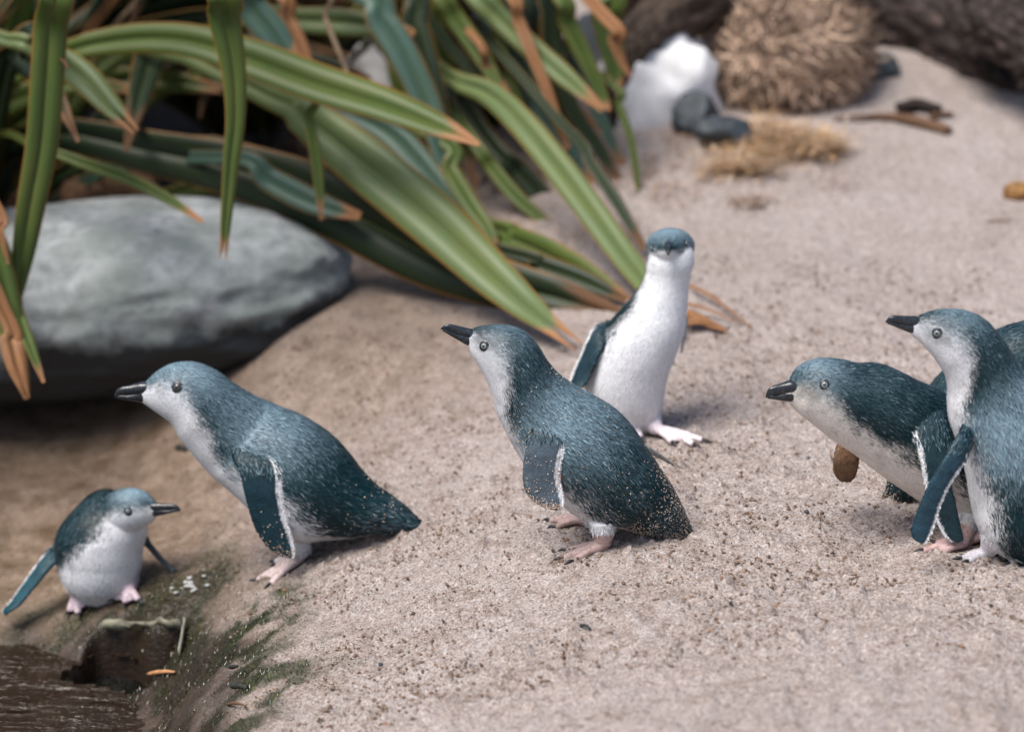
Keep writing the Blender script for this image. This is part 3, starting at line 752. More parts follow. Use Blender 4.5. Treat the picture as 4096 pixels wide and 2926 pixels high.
while cnt < 60 and tries < 6000:            # unseen tall leaves arching above the frame, added to shade the flax interior
    tries += 1
    az = rng.uniform(-.5, 1.9); L_ = rng.uniform(1.1, 1.7); e = rng.uniform(1.0, 1.5); hd = np.array([math.cos(az), math.sin(az), 0])
    pts = [B1 + rng.normal(0, .06, 3) * [1, 1, 0]]
    for k in range(8):
        pts.append(pts[-1] + (hd * math.cos(e) + np.array([0, 0, 1]) * math.sin(e)) * L_ / 8); e -= rng.uniform(.10, .30)
    pj = [project(p) for p in pts]
    if any(-60 < x < 4200 and y > -60 for x, y in pj) or any(p[1] < 3.9 or p[2] < ground(p[0], p[1]) - .01 for p in pts): continue
    w = rng.uniform(.05, .085)
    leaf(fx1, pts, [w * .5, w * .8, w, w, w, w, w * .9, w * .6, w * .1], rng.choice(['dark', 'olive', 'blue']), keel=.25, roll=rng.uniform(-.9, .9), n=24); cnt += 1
# tips hanging in from the left edge
B3 = np.array([-1.05, 3.45, float(ground(-1.05, 3.45))])
fx3 = empty("flax_plant", B3, 'flax tuft with withered orange tips hanging at the edge of the boulder', 'flax plant')
vis(fx3, B3, [(-30, 500), (0, 600), (18, 690), (34, 780), (48, 840), (60, 885)], 3.3, 3.22, [50, 54, 54, 50, 34, 10], 'olive', .35, split=1.4, keel=.2)
vis(fx3, B3, [(8, 690), (25, 760), (40, 820), (60, 882)], 3.26, 3.21, [30, 46, 40, 10], 'dry', .3, split=.9, keel=.2, label='withered orange leaf tip')
vis(fx3, B3, [(10, 600), (38, 690), (66, 765), (97, 848)], 3.3, 3.22, [18, 26, 24, 6], 'olive', .35, keel=.3)
vis(fx3, B3, [(-12, 450), (0, 510), (18, 585)], 3.3, 3.26, [20, 16, 5], 'dry', .3, keel=.3, label='dry narrow leaf tip')
# the rest of the plants: leaves rising and arching in the dark interior, and out-of-frame ones added to shade it
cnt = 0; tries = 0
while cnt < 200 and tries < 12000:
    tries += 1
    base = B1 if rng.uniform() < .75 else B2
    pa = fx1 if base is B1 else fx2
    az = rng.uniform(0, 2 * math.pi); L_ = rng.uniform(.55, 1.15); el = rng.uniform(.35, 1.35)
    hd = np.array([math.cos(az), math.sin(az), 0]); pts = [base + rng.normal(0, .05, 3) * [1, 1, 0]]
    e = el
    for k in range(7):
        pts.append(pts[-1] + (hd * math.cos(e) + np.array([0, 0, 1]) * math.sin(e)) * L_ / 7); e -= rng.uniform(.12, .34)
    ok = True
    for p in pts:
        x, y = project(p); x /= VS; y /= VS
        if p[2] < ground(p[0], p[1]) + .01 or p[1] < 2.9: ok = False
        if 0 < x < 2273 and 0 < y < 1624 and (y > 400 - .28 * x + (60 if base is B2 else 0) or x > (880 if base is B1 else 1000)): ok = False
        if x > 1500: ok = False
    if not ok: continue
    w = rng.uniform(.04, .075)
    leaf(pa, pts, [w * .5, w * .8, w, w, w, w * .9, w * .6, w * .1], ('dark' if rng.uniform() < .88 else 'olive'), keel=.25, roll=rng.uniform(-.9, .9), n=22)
    cnt += 1

# ------------------------------------------------------------------ penguins
TEAL, SLATE, NAVY = np.array([.0008, .018, .024]), np.array([.118, .182, .222]), np.array([.015, .030, .042])
WHITE = np.array([.79, .80, .83])
NS = 72
def zp(z, p): return (z[0] + p[0] * z[2], z[1] + p[1] * z[2])

class Part: pass
def loft_profile(z, rings, ratios, Ys, n=120):
    """body from its upper and lower outline: each ring gives the two ends of the dorsal-ventral axis"""
    rows = []
    for (d, v), r, Y in zip(rings, ratios, Ys):
        a = P(*zp(z, d), Y); b = P(*zp(z, v), Y)
        rows.append(np.concatenate([(a + b) / 2, (a - b) / 2, [r]]))
    q, t = catmull(rows, n)
    c, a, r = q[:, :3], q[:, 3:6], q[:, 6]
    tg = np.gradient(c, axis=0); tg /= np.linalg.norm(tg, axis=1)[:, None] + 1e-9
    al = np.linalg.norm(a, axis=1)
    b = np.cross(a, tg); b /= np.linalg.norm(b, axis=1)[:, None] + 1e-9; b *= (al * r)[:, None]
    ph = np.linspace(0, 2 * np.pi, NS, endpoint=False)
    return _finish(c, a, b, tg, t, ph, np.minimum(ph, 2 * np.pi - ph), 1.0)
def loft_front(z, rings, ratios, Ys, dorsal, n=100):
    """body from its left and right outline, seen from the front; dorsal = angle of the back, 0 facing the camera, -90 left"""
    rows = []
    for (l, rr_), r, Y in zip(rings, ratios, Ys):
        a = P(*zp(z, l), Y); b = P(*zp(z, rr_), Y)
        rows.append(np.concatenate([(a + b) / 2, (b - a) / 2, [r]]))
    q, t = catmull(rows, n)
    c, b, r = q[:, :3], q[:, 3:6], q[:, 6]
    tg = np.gradient(c, axis=0); tg /= np.linalg.norm(tg, axis=1)[:, None] + 1e-9
    e = np.cross(b, tg); e *= np.sign(e[:, 1])[:, None]; e /= np.linalg.norm(e, axis=1)[:, None] + 1e-9
    e *= (np.linalg.norm(b, axis=1) * r)[:, None]
    al = np.linspace(-np.pi, np.pi, NS, endpoint=False)
    th = np.abs((al - math.radians(dorsal) + np.pi) % (2 * np.pi) - np.pi)
    return _finish(c, -e, b, tg, t, al, th)
def loft_head(z, cs, n=60):
    """head facing the camera: centre, half width, half height, depth"""
    rows = [np.concatenate([P(*zp(z, c), Y), [hw * z[2] * Y / FPX, hh * z[2] * Y / FPX]]) for c, hw, hh, Y in cs]
    q, t = catmull(rows, n); c = q[:, :3]
    tg = np.gradient(c, axis=0); tg /= np.linalg.norm(tg, axis=1)[:, None]
    ph = np.linspace(0, 2 * np.pi, NS, endpoint=False)
    return _finish(c, UP[None] * q[:, 4:5], RT[None] * q[:, 3:4], tg, t, ph, np.minimum(ph, 2 * np.pi - ph))
def _finish(c, a, b, tg, t, ph, th, cap=.3):
    g = c[:, None] + a[:, None] * np.cos(ph)[None, :, None] + b[:, None] * np.sin(ph)[None, :, None]
    n = len(c); p = Part(); p.grid = g; p.c = c; p.t = t; p.th = th; p.tg = tg
    ra = np.linalg.norm(a, axis=1)
    v = np.concatenate([g.reshape(-1, 3), [c[0] - tg[0] * ra[0] * cap], [c[-1] + tg[-1] * ra[-1] * .45]])
    j = np.arange(NS)
    p.v = v; p.f = [grid_faces(n, NS), np.stack([np.full(NS, n * NS), (j + 1) % NS, j], 1), np.stack([np.full(NS, n * NS + 1), (n - 1) * NS + j, (n - 1) * NS + (j + 1) % NS], 1)]
    p.pt = np.concatenate([np.repeat(t, NS), [t[0], t[-1]]]); p.pth = np.concatenate([np.tile(th, n), [1.5, 1.5]])
    return p
def loft_flipper(z, rings, Ys, thick, n=50, ns=20):
    rows = [np.concatenate([P(*zp(z, l), Y), P(*zp(z, r), Y2), [w]]) for (l, r), (Y, Y2), w in zip(rings, Ys, np.interp(np.linspace(0, 1, len(rings)), [0, .25, 1], [thick * 1.5, thick, thick * .6]))]
    q, t = catmull(rows, n)
    c = (q[:, :3] + q[:, 3:6]) / 2; w = (q[:, 3:6] - q[:, :3]) / 2
    tg = np.gradient(c, axis=0); tg /= np.linalg.norm(tg, axis=1)[:, None]
    nr = np.cross(w, tg); nr /= np.linalg.norm(nr, axis=1)[:, None]
    ph = np.linspace(0, 2 * np.pi, ns, endpoint=False)
    prof = np.sign(np.sin(ph)) * np.abs(np.sin(ph)) ** .7
    g = c[:, None] + w[:, None] * -np.cos(ph)[None, :, None] + nr[:, None] * (prof[None, :, None] * q[:, 6][:, None, None])
    p = Part(); p.grid = g; j = np.arange(ns); s = t / t[-1]
    p.v = np.concatenate([g.reshape(-1, 3), c[:1], c[-1:] + tg[-1:] * np.linalg.norm(w[-1]) * .5])
    p.f = [grid_faces(n, ns), np.stack([np.full(ns, n * ns), (j + 1) % ns, j], 1), np.stack([np.full(ns, n * ns + 1), (n - 1) * ns + j, (n - 1) * ns + (j + 1) % ns], 1)]
    p.pt = np.concatenate([np.repeat(s, ns), [0, 1]]); p.pth = np.concatenate([np.tile((1 - np.cos(ph)) / 2, n), [.5, .5]])
    p.trail = q[:, 3:6]; p.lead = q[:, :3]; p.w = w; p.nr = nr
    return p

def remesh(parts, voxel, iters):
    v, f = merge([(p.v, p.f) for p in parts])
    me = mesh_of("tmp", v, f); o = bpy.data.objects.new("tmp", me); col.objects.link(o)
    m = o.modifiers.new("r", 'REMESH'); m.mode = 'VOXEL'; m.voxel_size = voxel
    s = o.modifiers.new("s", 'SMOOTH'); s.factor = .5; s.iterations = iters
    dg = bpy.context.evaluated_depsgraph_get(); e = o.evaluated_get(dg); em = e.to_mesh()
    nv = np.empty(len(em.vertices) * 3, np.float32); em.vertices.foreach_get("co", nv); nv = nv.reshape(-1, 3).astype(float)
    ls = np.empty(len(em.loops), np.int32); em.loops.foreach_get("vertex_index", ls)
    lt = np.empty(len(em.polygons), np.int32); em.polygons.foreach_get("loop_total", lt)
    e.to_mesh_clear()
    bpy.data.objects.remove(o); bpy.data.meshes.remove(me)
    if (lt == 4).all(): fs = [ls.reshape(-1, 4)]
    else:
        st_ = np.concatenate([[0], np.cumsum(lt)[:-1]])
        fs = [ls[(st_[lt == k][:, None] + np.arange(k))] for k in (3, 4) if (lt == k).any()]
    return nv, fs

def plum(sp, key, t, th, pos, jit=0.0, spread=0.0):
    """plumage colour at ring position t and angle th from the back"""
    tb = np.radians(np.interp(t, np.arange(len(sp[key + '_tb'])), sp[key + '_tb']))
    tone = np.interp(t, np.arange(len(sp[key + '_tone'])), sp[key + '_tone'])  # plumage tone, with the pale sheen of the crown painted in
    n1 = fbm(pos, 55, 3, 101); n2 = fbm(pos, 330, 2, 103)
    wdt = math.radians(sp.get('soft', 15))
    if key == 'head' or 'face' in sp: wdt = wdt * (1 + .7 * smooth(5, 2, t))
    e = (th - tb + .22 * n1) / wdt + .55 * n2 + spread
    m = smooth(-1, 1, e)
    near = smooth(-3.2, -.3, e)
    tn = np.clip(tone + .20 * n1 + .26 * n2 + jit - .34 * near, 0, 1.6)
    dk = TEAL + (SLATE - TEAL) * (tn ** 1.9)[:, None]
    wh = WHITE * np.clip(1 + .07 * n2 + .05 * n1 - .35 * smooth(.05, .5, n1) * smooth(4.5, 1, e) + .3 * jit, .3, 1.25)[:, None]
    wh = wh * np.array(sp.get('belly', (1, 1, 1)))
    if key == 'head' or 'face' in sp:
        fg = sp.get('face', 0) if key == 'body' else sp.get('hface', 0)
        he = sp.get('face_end', 5)
        k = fg * smooth(he, he - 2.5, t) * smooth(2.3, 1.5, th)
        wh = wh * (1 - k * (.55 + .5 * n1))[:, None] * (1 - k[:, None] * np.array([.12, .05, 0]))
    return np.clip(dk * (1 - m)[:, None] + wh * m[:, None], 0, 1), m
def flip_col(sp, p, s, u, pos):
    base = np.array(p.colr); n = fbm(pos, 160, 3, 111); n2 = fbm(pos, 60, 2, 112)
    c = base[None] * (1 + .4 * n + .3 * n2)[:, None]
    if p.edge:
        uu = u if p.edge > 0 else 1 - u
        m = smooth(.87, .92, uu + .03 * n) * smooth(.05, .15, s)
        c = c * (1 - m)[:, None] + WHITE * .95 * m[:, None]
    return c

def make_penguin(sp):
    z = sp['z']; parts = []
    foot0 = sp['origin']
    root = empty("penguin", foot0, sp['label'], 'penguin', 'little penguins on the sand bank')
    org = np.array(foot0)
    b = sp['body']; b.kind = 0; parts.append(b)
    if 'headpart' in sp: sp['headpart'].kind = 1; parts.append(sp['headpart'])
    for fl in sp['flippers']: fl.kind = 2; parts.append(fl)
    claws = []
    for hip, ank, toes in sp['feet']:
        hip, ank = np.asarray(hip), np.asarray(ank)
        prs = [tube([hip, hip * .45 + ank * .55, ank], [.017, .0130, .0085], 14, n=14)]
        for tp in toes:
            tp = np.asarray(tp); d = tp - ank; L_ = np.linalg.norm(d)
            k = ank + d * .5 + np.array([0, 0, .0025])
            prs.append(tube([ank + np.array([0, 0, .001]), k, tp - d / L_ * .004], [.0074, .0056, .0046], 12, .85, n=12))
            dh = d / L_ * np.array([1, 1, 0]); dh /= np.linalg.norm(dh)
            claws.append(tube([tp - dh * .007 + [0, 0, .0008], tp + dh * .003 + [0, 0, .0012], tp + dh * .009 + [0, 0, -.0018]], [.0026, .0020, .0005], 8, n=8))
        # web between the toes
        for t0, t1 in ((0, 1), (1, 2)):
            if len(toes) > t1:
                q0, q1 = ank + (np.asarray(toes[t0]) - ank) * .8, ank + (np.asarray(toes[t1]) - ank) * .8
                tri = np.array([ank, q0, q1]); vv = np.concatenate([tri + [0, 0, .0018], tri - [0, 0, .0018]])
                prs.append((vv, [np.array([[0, 1, 2], [5, 4, 3]]), np.array([[0, 3, 4, 1], [1, 4, 5, 2], [2, 5, 3, 0]])]))
        v, f = merge(prs); p = Part(); p.v, p.f, p.kind = v, f, 3
        p.pt = np.linalg.norm(v - ank, axis=1); p.pth = np.zeros(len(v)); p.shin = (hip, ank); parts.append(p)
    vox = sp.get('vox', .0018)
    nv, fs = remesh(parts, vox, sp.get('smooth_it', 4))
    # carry the ring parameters over to the joined surface
    kd = kdtree.KDTree(sum(len(p.v) for p in parts)); lut_k, lut_t, lut_h, pid = [], [], [], []
    i0 = 0
    for k, p in enumerate(parts):
        for i, q in enumerate(p.v): kd.insert(q, i0 + i)
        i0 += len(p.v); lut_k.append(np.full(len(p.v), k)); lut_t.append(p.pt); lut_h.append(p.pth)
    kd.balance(); lut_k = np.concatenate(lut_k); lut_t = np.concatenate(lut_t); lut_h = np.concatenate(lut_h)
    near = np.fromiter((kd.find(q)[1] for q in nv), int, len(nv))
    pk, t, h = lut_k[near], lut_t[near], lut_h[near]
    cols = np.zeros((len(nv), 3))
    for k, p in enumerate(parts):
        m = pk == k
        if not m.any(): continue
        if p.kind == 0: cols[m] = plum(sp, 'body', t[m], h[m], nv[m])[0]
        elif p.kind == 1: cols[m] = plum(sp, 'head', t[m], h[m], nv[m])[0]
        elif p.kind == 2: cols[m] = flip_col(sp, p, t[m], h[m], nv[m])
        else:
            hip, ank = p.shin; L_ = np.linalg.norm(hip - ank)
            up_ = np.clip((nv[m] - ank) @ ((hip - ank) / L_) / L_, 0, 1)
            n = fbm(nv[m], 200, 3, 121); n2 = fbm(nv[m], 500, 2, 122)
            pink = np.array(sp.get('foot', (.52, .38, .37)))[None] * (1 + .28 * n + .2 * n2)[:, None]
            sandy = smooth(.1, .45, n + sp.get('footsand', 0))[:, None]
            pink = pink * (1 - .6 * sandy) + np.array([.20, .13, .085]) * .6 * sandy
            f_ = smooth(.5, .72, up_ + .1 * n)[:, None]
            cols[m] = pink * (1 - f_) + WHITE * .9 * f_
    body = obj("body", mesh_of("body", nv - org, fs, np.clip(cols, 0, 1)), M_body, root)
    # feathers
    VV, FF, CC, o = [], [], [], 0
    for p, key, cnt in [(b, 'body', sp['nf'])] + ([(sp['headpart'], 'head', sp['nf'] // 5)] if 'headpart' in sp else []):
        g = p.grid; du = g[1:, :] - g[:-1, :]; dv = np.roll(g, -1, 1) - g
        ar = np.linalg.norm(np.cross(du, dv[:-1]), axis=2)
        fr = np.linspace(0, 1, ar.shape[0])
        headw = 1 + (2.0 * smooth(.30, .12, fr) if 'headpart' not in sp else (1.5 if key == 'head' else 0)) * np.ones_like(fr)
        pr = (ar * headw[:, None]).ravel(); pr /= pr.sum()
        ci = rng.choice(len(pr), cnt, p=pr); ri, si = ci // NS, ci % NS
        fu, fv = rng.uniform(0, 1, cnt), rng.uniform(0, 1, cnt)
        root_p = g[ri, si] + du[ri, si] * fu[:, None] + dv[ri, si] * fv[:, None]
        nrm = np.cross(du[ri, si], dv[ri, si]); nrm /= np.linalg.norm(nrm, axis=1)[:, None] + 1e-9
        out = root_p - p.c[ri]; nrm *= np.sign(np.sum(nrm * out, 1))[:, None]
        fl = du[ri, si]; fl = fl / (np.linalg.norm(fl, axis=1)[:, None] + 1e-9)
        sd_ = np.cross(nrm, fl); sw = rng.normal(0, .16, cnt) + .3 * fbm(root_p, 30, 2, 131)
        fl = fl * np.cos(sw)[:, None] + sd_ * np.sin(sw)[:, None]
        th = p.th[si] + (p.th[(si + 1) % NS] - p.th[si]) * fv; tt = p.t[ri] + (p.t[np.minimum(ri + 1, len(p.t) - 1)] - p.t[ri]) * fu
        jit = rng.normal(0, .18, cnt) + .5 * (rng.uniform(0, 1, cnt) < .07) - .3 * (rng.uniform(0, 1, cnt) < .10); spr = rng.normal(0, .55, cnt); c, m = plum(sp, key, tt, th, root_p, jit - .28 * (1 - smooth(1.2, 2.2, th)), spr); tipc = plum(sp, key, tt, th, root_p, jit + .15, spr)[0]
        hs = 1 / np.sqrt(headw[ri])
        fr_ = fr[ri]
        L_ = (.0065 + .005 * smooth(.35, .8, fr_)) * hs * rng.uniform(.6, 1.3, cnt) * (1 - .30 * m)
        if key == 'head': L_ *= .7
        L_ *= 1 + 1.0 * smooth(.90, 1.0, fr_) * sp.get('tailfan', 1)
        W_ = L_ * rng.uniform(.10, .18, cnt) * sp.get('fw', 1.0)
        lift = rng.uniform(.0002, .0013, cnt) * (1 - .6 * m) * hs
        tipc = tipc * rng.uniform(.85, 1.2, (cnt, 1))
        v_, f_, c_ = kites(root_p + nrm * rng.uniform(-.0004, .0005, (cnt, 1)), fl, nrm, L_, W_, lift, np.clip(c, 0, 1), np.clip(tipc, 0, 1))
        VV.append(v_); FF.append(f_ + o); CC.append(c_); o += len(v_)
    for p in sp['flippers']:
        g = p.grid; nr_, ns2 = g.shape[:2]; cnt = 3600
        k = rng.uniform(.02, .97, cnt) * (nr_ - 2); ri = k.astype(int); si = rng.integers(0, ns2, cnt); fv = rng.uniform(0, 1, (cnt, 1)); fu = (k - ri)[:, None]
        dv = g[ri, (si + 1) % ns2] - g[ri, si]; du = g[ri + 1, si] - g[ri, si]; pos = g[ri, si] + dv * fv + du * fu
        nn_ = np.cross(du, dv); nn_ /= np.linalg.norm(nn_, axis=1)[:, None] + 1e-9; nn_ *= np.sign(np.sum(nn_ * (pos - g[ri].mean(1)), 1))[:, None]
        fl = du / (np.linalg.norm(du, axis=1)[:, None] + 1e-9) + rng.normal(0, .12, (cnt, 3)); fl /= np.linalg.norm(fl, axis=1)[:, None]
        s_ = k / (nr_ - 1); ph_ = (si + fv[:, 0]) / ns2 * 2 * np.pi; uu = (1 - np.cos(ph_)) / 2
        cf = flip_col(sp, p, s_, uu, pos) * rng.uniform(.7, 1.35, (cnt, 1))
        v_, f_, c_ = kites(pos - nn_ * .0002, fl, nn_, rng.uniform(.0022, .004, cnt) * (1 + 1.2 * smooth(.25, .05, s_)), rng.uniform(.0009, .0015, cnt), rng.uniform(.0001, .0004, cnt), np.clip(cf, 0, 1), np.clip(cf * rng.uniform(.9, 1.5, (cnt, 1)), 0, 1))
        VV.append(v_); FF.append(f_ + o); CC.append(c_); o += len(v_)
        if p.edge and s_ is not None:                    # shoulder feathers lying over the root of the flipper
            cnt = 700; k = rng.uniform(.02, .26, cnt) ** 1.0 * (nr_ - 2); ri = k.astype(int); si = rng.integers(0, ns2, cnt)
            du = g[ri + 1, si] - g[ri, si]; dv = g[ri, (si + 1) % ns2] - g[ri, si]; pos = g[ri, si] + dv * rng.uniform(0, 1, (cnt, 1))
            nn_ = np.cross(du, dv); nn_ /= np.linalg.norm(nn_, axis=1)[:, None] + 1e-9; nn_ *= np.sign(np.sum(nn_ * (pos - g[ri].mean(1)), 1))[:, None]
            fl = du / (np.linalg.norm(du, axis=1)[:, None] + 1e-9) + rng.normal(0, .15, (cnt, 3)); fl /= np.linalg.norm(fl, axis=1)[:, None]
            tn_ = np.clip(rng.normal(.5, .25, cnt), 0, 1.2)[:, None] ** 1.9; cf = TEAL + (SLATE - TEAL) * tn_
            v_, f_, c_ = kites(pos, fl, nn_, rng.uniform(.005, .010, cnt), rng.uniform(.0010, .0018, cnt), rng.uniform(.0002, .0010, cnt), cf, np.clip(cf * 1.3, 0, 1))
            VV.append(v_); FF.append(f_ + o); CC.append(c_); o += len(v_)
    for p in sp['flippers']:
        if not p.edge: continue
        e = p.trail if p.edge > 0 else p.lead; sg = 1 if p.edge > 0 else -1
        cnt = 420; k = rng.uniform(.12, .97, cnt) * (len(e) - 1); i = k.astype(int); f = (k - i)[:, None]
        pos = e[i] * (1 - f) + e[np.minimum(i + 1, len(e) - 1)] * f; wd = p.w[i] / np.linalg.norm(p.w[i], axis=1)[:, None] * sg
        dr_ = wd * .8 + (e[np.minimum(i + 1, len(e) - 1)] - e[np.maximum(i - 1, 0)]) / (np.linalg.norm(e[np.minimum(i + 1, len(e) - 1)] - e[np.maximum(i - 1, 0)], axis=1)[:, None] + 1e-9) * .5
        dr_ += rng.normal(0, .2, (cnt, 3)); dr_ /= np.linalg.norm(dr_, axis=1)[:, None]
        nn_ = p.nr[i]; sgn = np.where(rng.uniform(0, 1, cnt) < .5, 1, -1)[:, None]
        v_, f_, c_ = kites(pos - wd * .003 + nn_ * sgn * .0012, dr_, nn_ * sgn, rng.uniform(.002, .0048, cnt), rng.uniform(.0010, .0018, cnt), rng.uniform(0, .0006, cnt), np.repeat(WHITE[None] * .95, cnt, 0))
        VV.append(v_); FF.append(f_ + o); CC.append(c_); o += len(v_)
    for hip, ank, toes in sp['feet']:
        hip, ank = np.asarray(hip), np.asarray(ank); cnt = 320; ax = (ank - hip); L0 = np.linalg.norm(ax); ax /= L0
        u0 = np.cross(ax, [0, 1, 0]); u0 /= np.linalg.norm(u0); w0 = np.cross(ax, u0); an = rng.uniform(0, 6.283, cnt); k = rng.uniform(0, .30, cnt)
        nn_ = np.cos(an)[:, None] * u0 + np.sin(an)[:, None] * w0
        pos = hip + ax * (k * L0)[:, None] + nn_ * np.interp(k, [0, .5, 1], [.0165, .013, .009])[:, None]
        cw = WHITE * rng.uniform(.55, 1.05, (cnt, 1)); v_, f_, c_ = kites(pos, ax + rng.normal(0, .12, (cnt, 3)), nn_, rng.uniform(.005, .009, cnt), rng.uniform(.0010, .0016, cnt), rng.uniform(0, .0004, cnt), cw)
        VV.append(v_); FF.append(f_ + o); CC.append(c_); o += len(v_)
    pl = obj("plumage", mesh_of("plumage", np.concatenate(VV) - org, np.concatenate(FF), np.concatenate(CC), smooth_shade=True), M_feather, root)
    tag(pl, kind='stuff')
    # beak
    (bt, bb, tip), (Yb, Yt) = sp['beak']
    bt, bb, tip = P(*zp(z, bt), Yb), P(*zp(z, bb), Yb + sp.get('beak_dy', 0)), P(*zp(z, tip), Yt)
    H = np.linalg.norm(bt - bb); cen = (bt + bb) / 2; upv = (bt - bb) / H
    fw = tip - (cen - upv * H * .08); L_ = np.linalg.norm(fw); fw /= L_; upv = upv - fw * (fw @ upv); upv /= np.linalg.norm(upv); lat = np.cross(fw, upv)
    def mand(rows, ns=16, n=26):
        q, _ = catmull(rows, n); ph = np.linspace(0, 2 * np.pi, ns, endpoint=False); vs = []
        for x, tp, bo, w in q:
            cz, hz = (tp + bo) / 2, (tp - bo) / 2
            cs = np.sign(np.cos(ph)) * np.abs(np.cos(ph)) ** .8
            vs.append(cen + fw * x * L_ + upv[None] * ((cz + hz * cs) * H)[:, None] + lat[None] * (.74 * w * H * np.sin(ph))[:, None])
        v = np.concatenate(vs + [vs[0].mean(0)[None], vs[-1].mean(0)[None]]); j = np.arange(ns)
        return v, [grid_faces(n, ns), np.stack([np.full(ns, n * ns), (j + 1) % ns, j], 1), np.stack([np.full(ns, n * ns + 1), (n - 1) * ns + j, (n - 1) * ns + (j + 1) % ns], 1)]
    v, f = mand([(-.22, .44, -.16, .42), (0, .47, -.12, .40), (.22, .43, -.12, .31), (.45, .38, -.11, .25), (.66, .35, -.09, .20), (.82, .29, -.08, .15), (.93, .16, -.11, .09), (1.0, -.06, -.17, .03)])
    bk = obj("beak", mesh_of("beak", v - org, f), M_beak, root)
    v, f = mand([(-.22, .22, -.45, .40), (.0, .20, -.47, .385), (.15, .10, -.44, .33), (.3, .04, -.39, .285), (.55, -.03, -.31, .22), (.75, -.01, -.24, .16), (.93, -.04, -.19, .08)])
    obj("lower_mandible", mesh_of("lower_mandible", v - org, f), M_beak, bk)
    # eyes on the surface of the head
    tri = []
    for fq in fs:
        tri += fq.tolist()
    bvh = BVHTree.FromPolygons([tuple(q) for q in nv], tri)
    def dome(c, nr, r, h, lift, sub=6, ns=20):
        nr = nr / np.linalg.norm(nr); u = np.cross(nr, [0, 0, 1.0]); u /= np.linalg.norm(u); w = np.cross(nr, u); ph = np.linspace(0, 2 * np.pi, ns, endpoint=False)
        rings = []
        for k in range(sub + 1):
            a = k / sub * math.pi / 2
            rings.append(c + nr * (lift + h * math.sin(a)) + r * max(math.cos(a), .01) * (np.cos(ph)[:, None] * u + np.sin(ph)[:, None] * w))
        v = np.concatenate(rings + [c[None] + nr * (lift + h)]); j = np.arange(ns)
        return v, [grid_faces(sub + 1, ns), np.stack([np.full(ns, (sub + 1) * ns), sub * ns + j, sub * ns + (j + 1) % ns], 1)]
    for (ex, ey), far in sp['eyes']:
        d = Vector(ray(*zp(z, (ex, ey)))).normalized()
        if not far: loc, nr, _, _ = bvh.ray_cast(Vector(CAM), d)
        else: loc, nr, _, _ = bvh.ray_cast(Vector(CAM) + d * 6.0, -d)
        if loc is None: continue
        loc, nr = np.array(loc), np.array(nr)
        if nr @ np.array(d) * (1 if not far else -1) > 0: nr = -nr
        if sp.get('eye_face') is not None: nr = nr * .6 - np.array(d) * .4 * (1 if not far else -1)
        nr /= np.linalg.norm(nr)
        r = sp.get('eye_r', .0052)
        v, f = dome(loc, nr, r, .0016, -.0006); ey_ = obj("eye", mesh_of("eye", v - org, f), M_lid, root)
        v, f = dome(loc, nr, r * .55, .0016, .0004); obj("iris", mesh_of("iris", v - org, f), sp.get('iris', M_iris), ey_)
        v, f = dome(loc, nr, r * .26, .0009, .00150); obj("pupil", mesh_of("pupil", v - org, f), M_pupil, ey_)
    for v, f in claws: obj("claw", mesh_of("claw", v - org, f), M_claw, root)
    # sand sticking to the bird
    if sp.get('grains'):
        cs, = [[]]
        for p, cnt, lo, hi, pw in sp['grains']:
            g = p.grid; nr_, ns2 = g.shape[:2]
            k = (lo + (hi - lo) * rng.uniform(0, 1, cnt) ** pw) * (nr_ - 2); ri = k.astype(int); si = rng.integers(0, ns2, cnt)
            f = (k - ri)[:, None]; q = g[ri, si] * (1 - f) + g[ri + 1, si] * f; q2 = g[ri, (si + 1) % ns2]; q = q + (q2 - g[ri, si]) * rng.uniform(0, 1, (cnt, 1))
            cm = g[ri].mean(1); o_ = q - cm; o_ /= np.linalg.norm(o_, axis=1)[:, None] + 1e-9
            keep = fbm(q, 35, 2, 141) + .4 * rng.normal(size=cnt) > -.1
            cs.append((q + o_ * .0006)[keep])
        cs = np.concatenate(cs); n = len(cs)
        c = np.array([[.42, .30, .22], [.55, .44, .37], [.30, .20, .13], [.62, .54, .48]])[rng.integers(0, 4, n)] * rng.uniform(.7, 1.2, (n, 1))
        v, f, c = octa(cs, rng.uniform(.0004, .0012, n), c, 1.0)
        tag(obj("sand_grains", mesh_of("sand_grains", v - org, f, c, smooth_shade=False), M_grain, root), kind='stuff')
    return root

def ramp_y(n, a, b, k0=0): return np.interp(np.arange(n), [k0, n - 1], [a, b])
def FLIP(z, rings, Ya, Yb, colr, edge, thick=.0042, dl=0.0, root=None):
    n = len(rings); ys_ = np.linspace(Ya, Yb, n); ys_[0] = Ya + (root if root is not None else .03); ys_[1] += .013; ys_[2] += .004
    p = loft_flipper(z, rings, [(y + dl, y - dl) for y in ys_], thick); p.colr = colr; p.edge = edge; return p
def onG(z, p, dz=.004): q = G(*zp(z, p)); return q + np.array([0, 0, dz])
SLATEF, DEEPF = (.075, .105, .135), (.009, .033, .047)

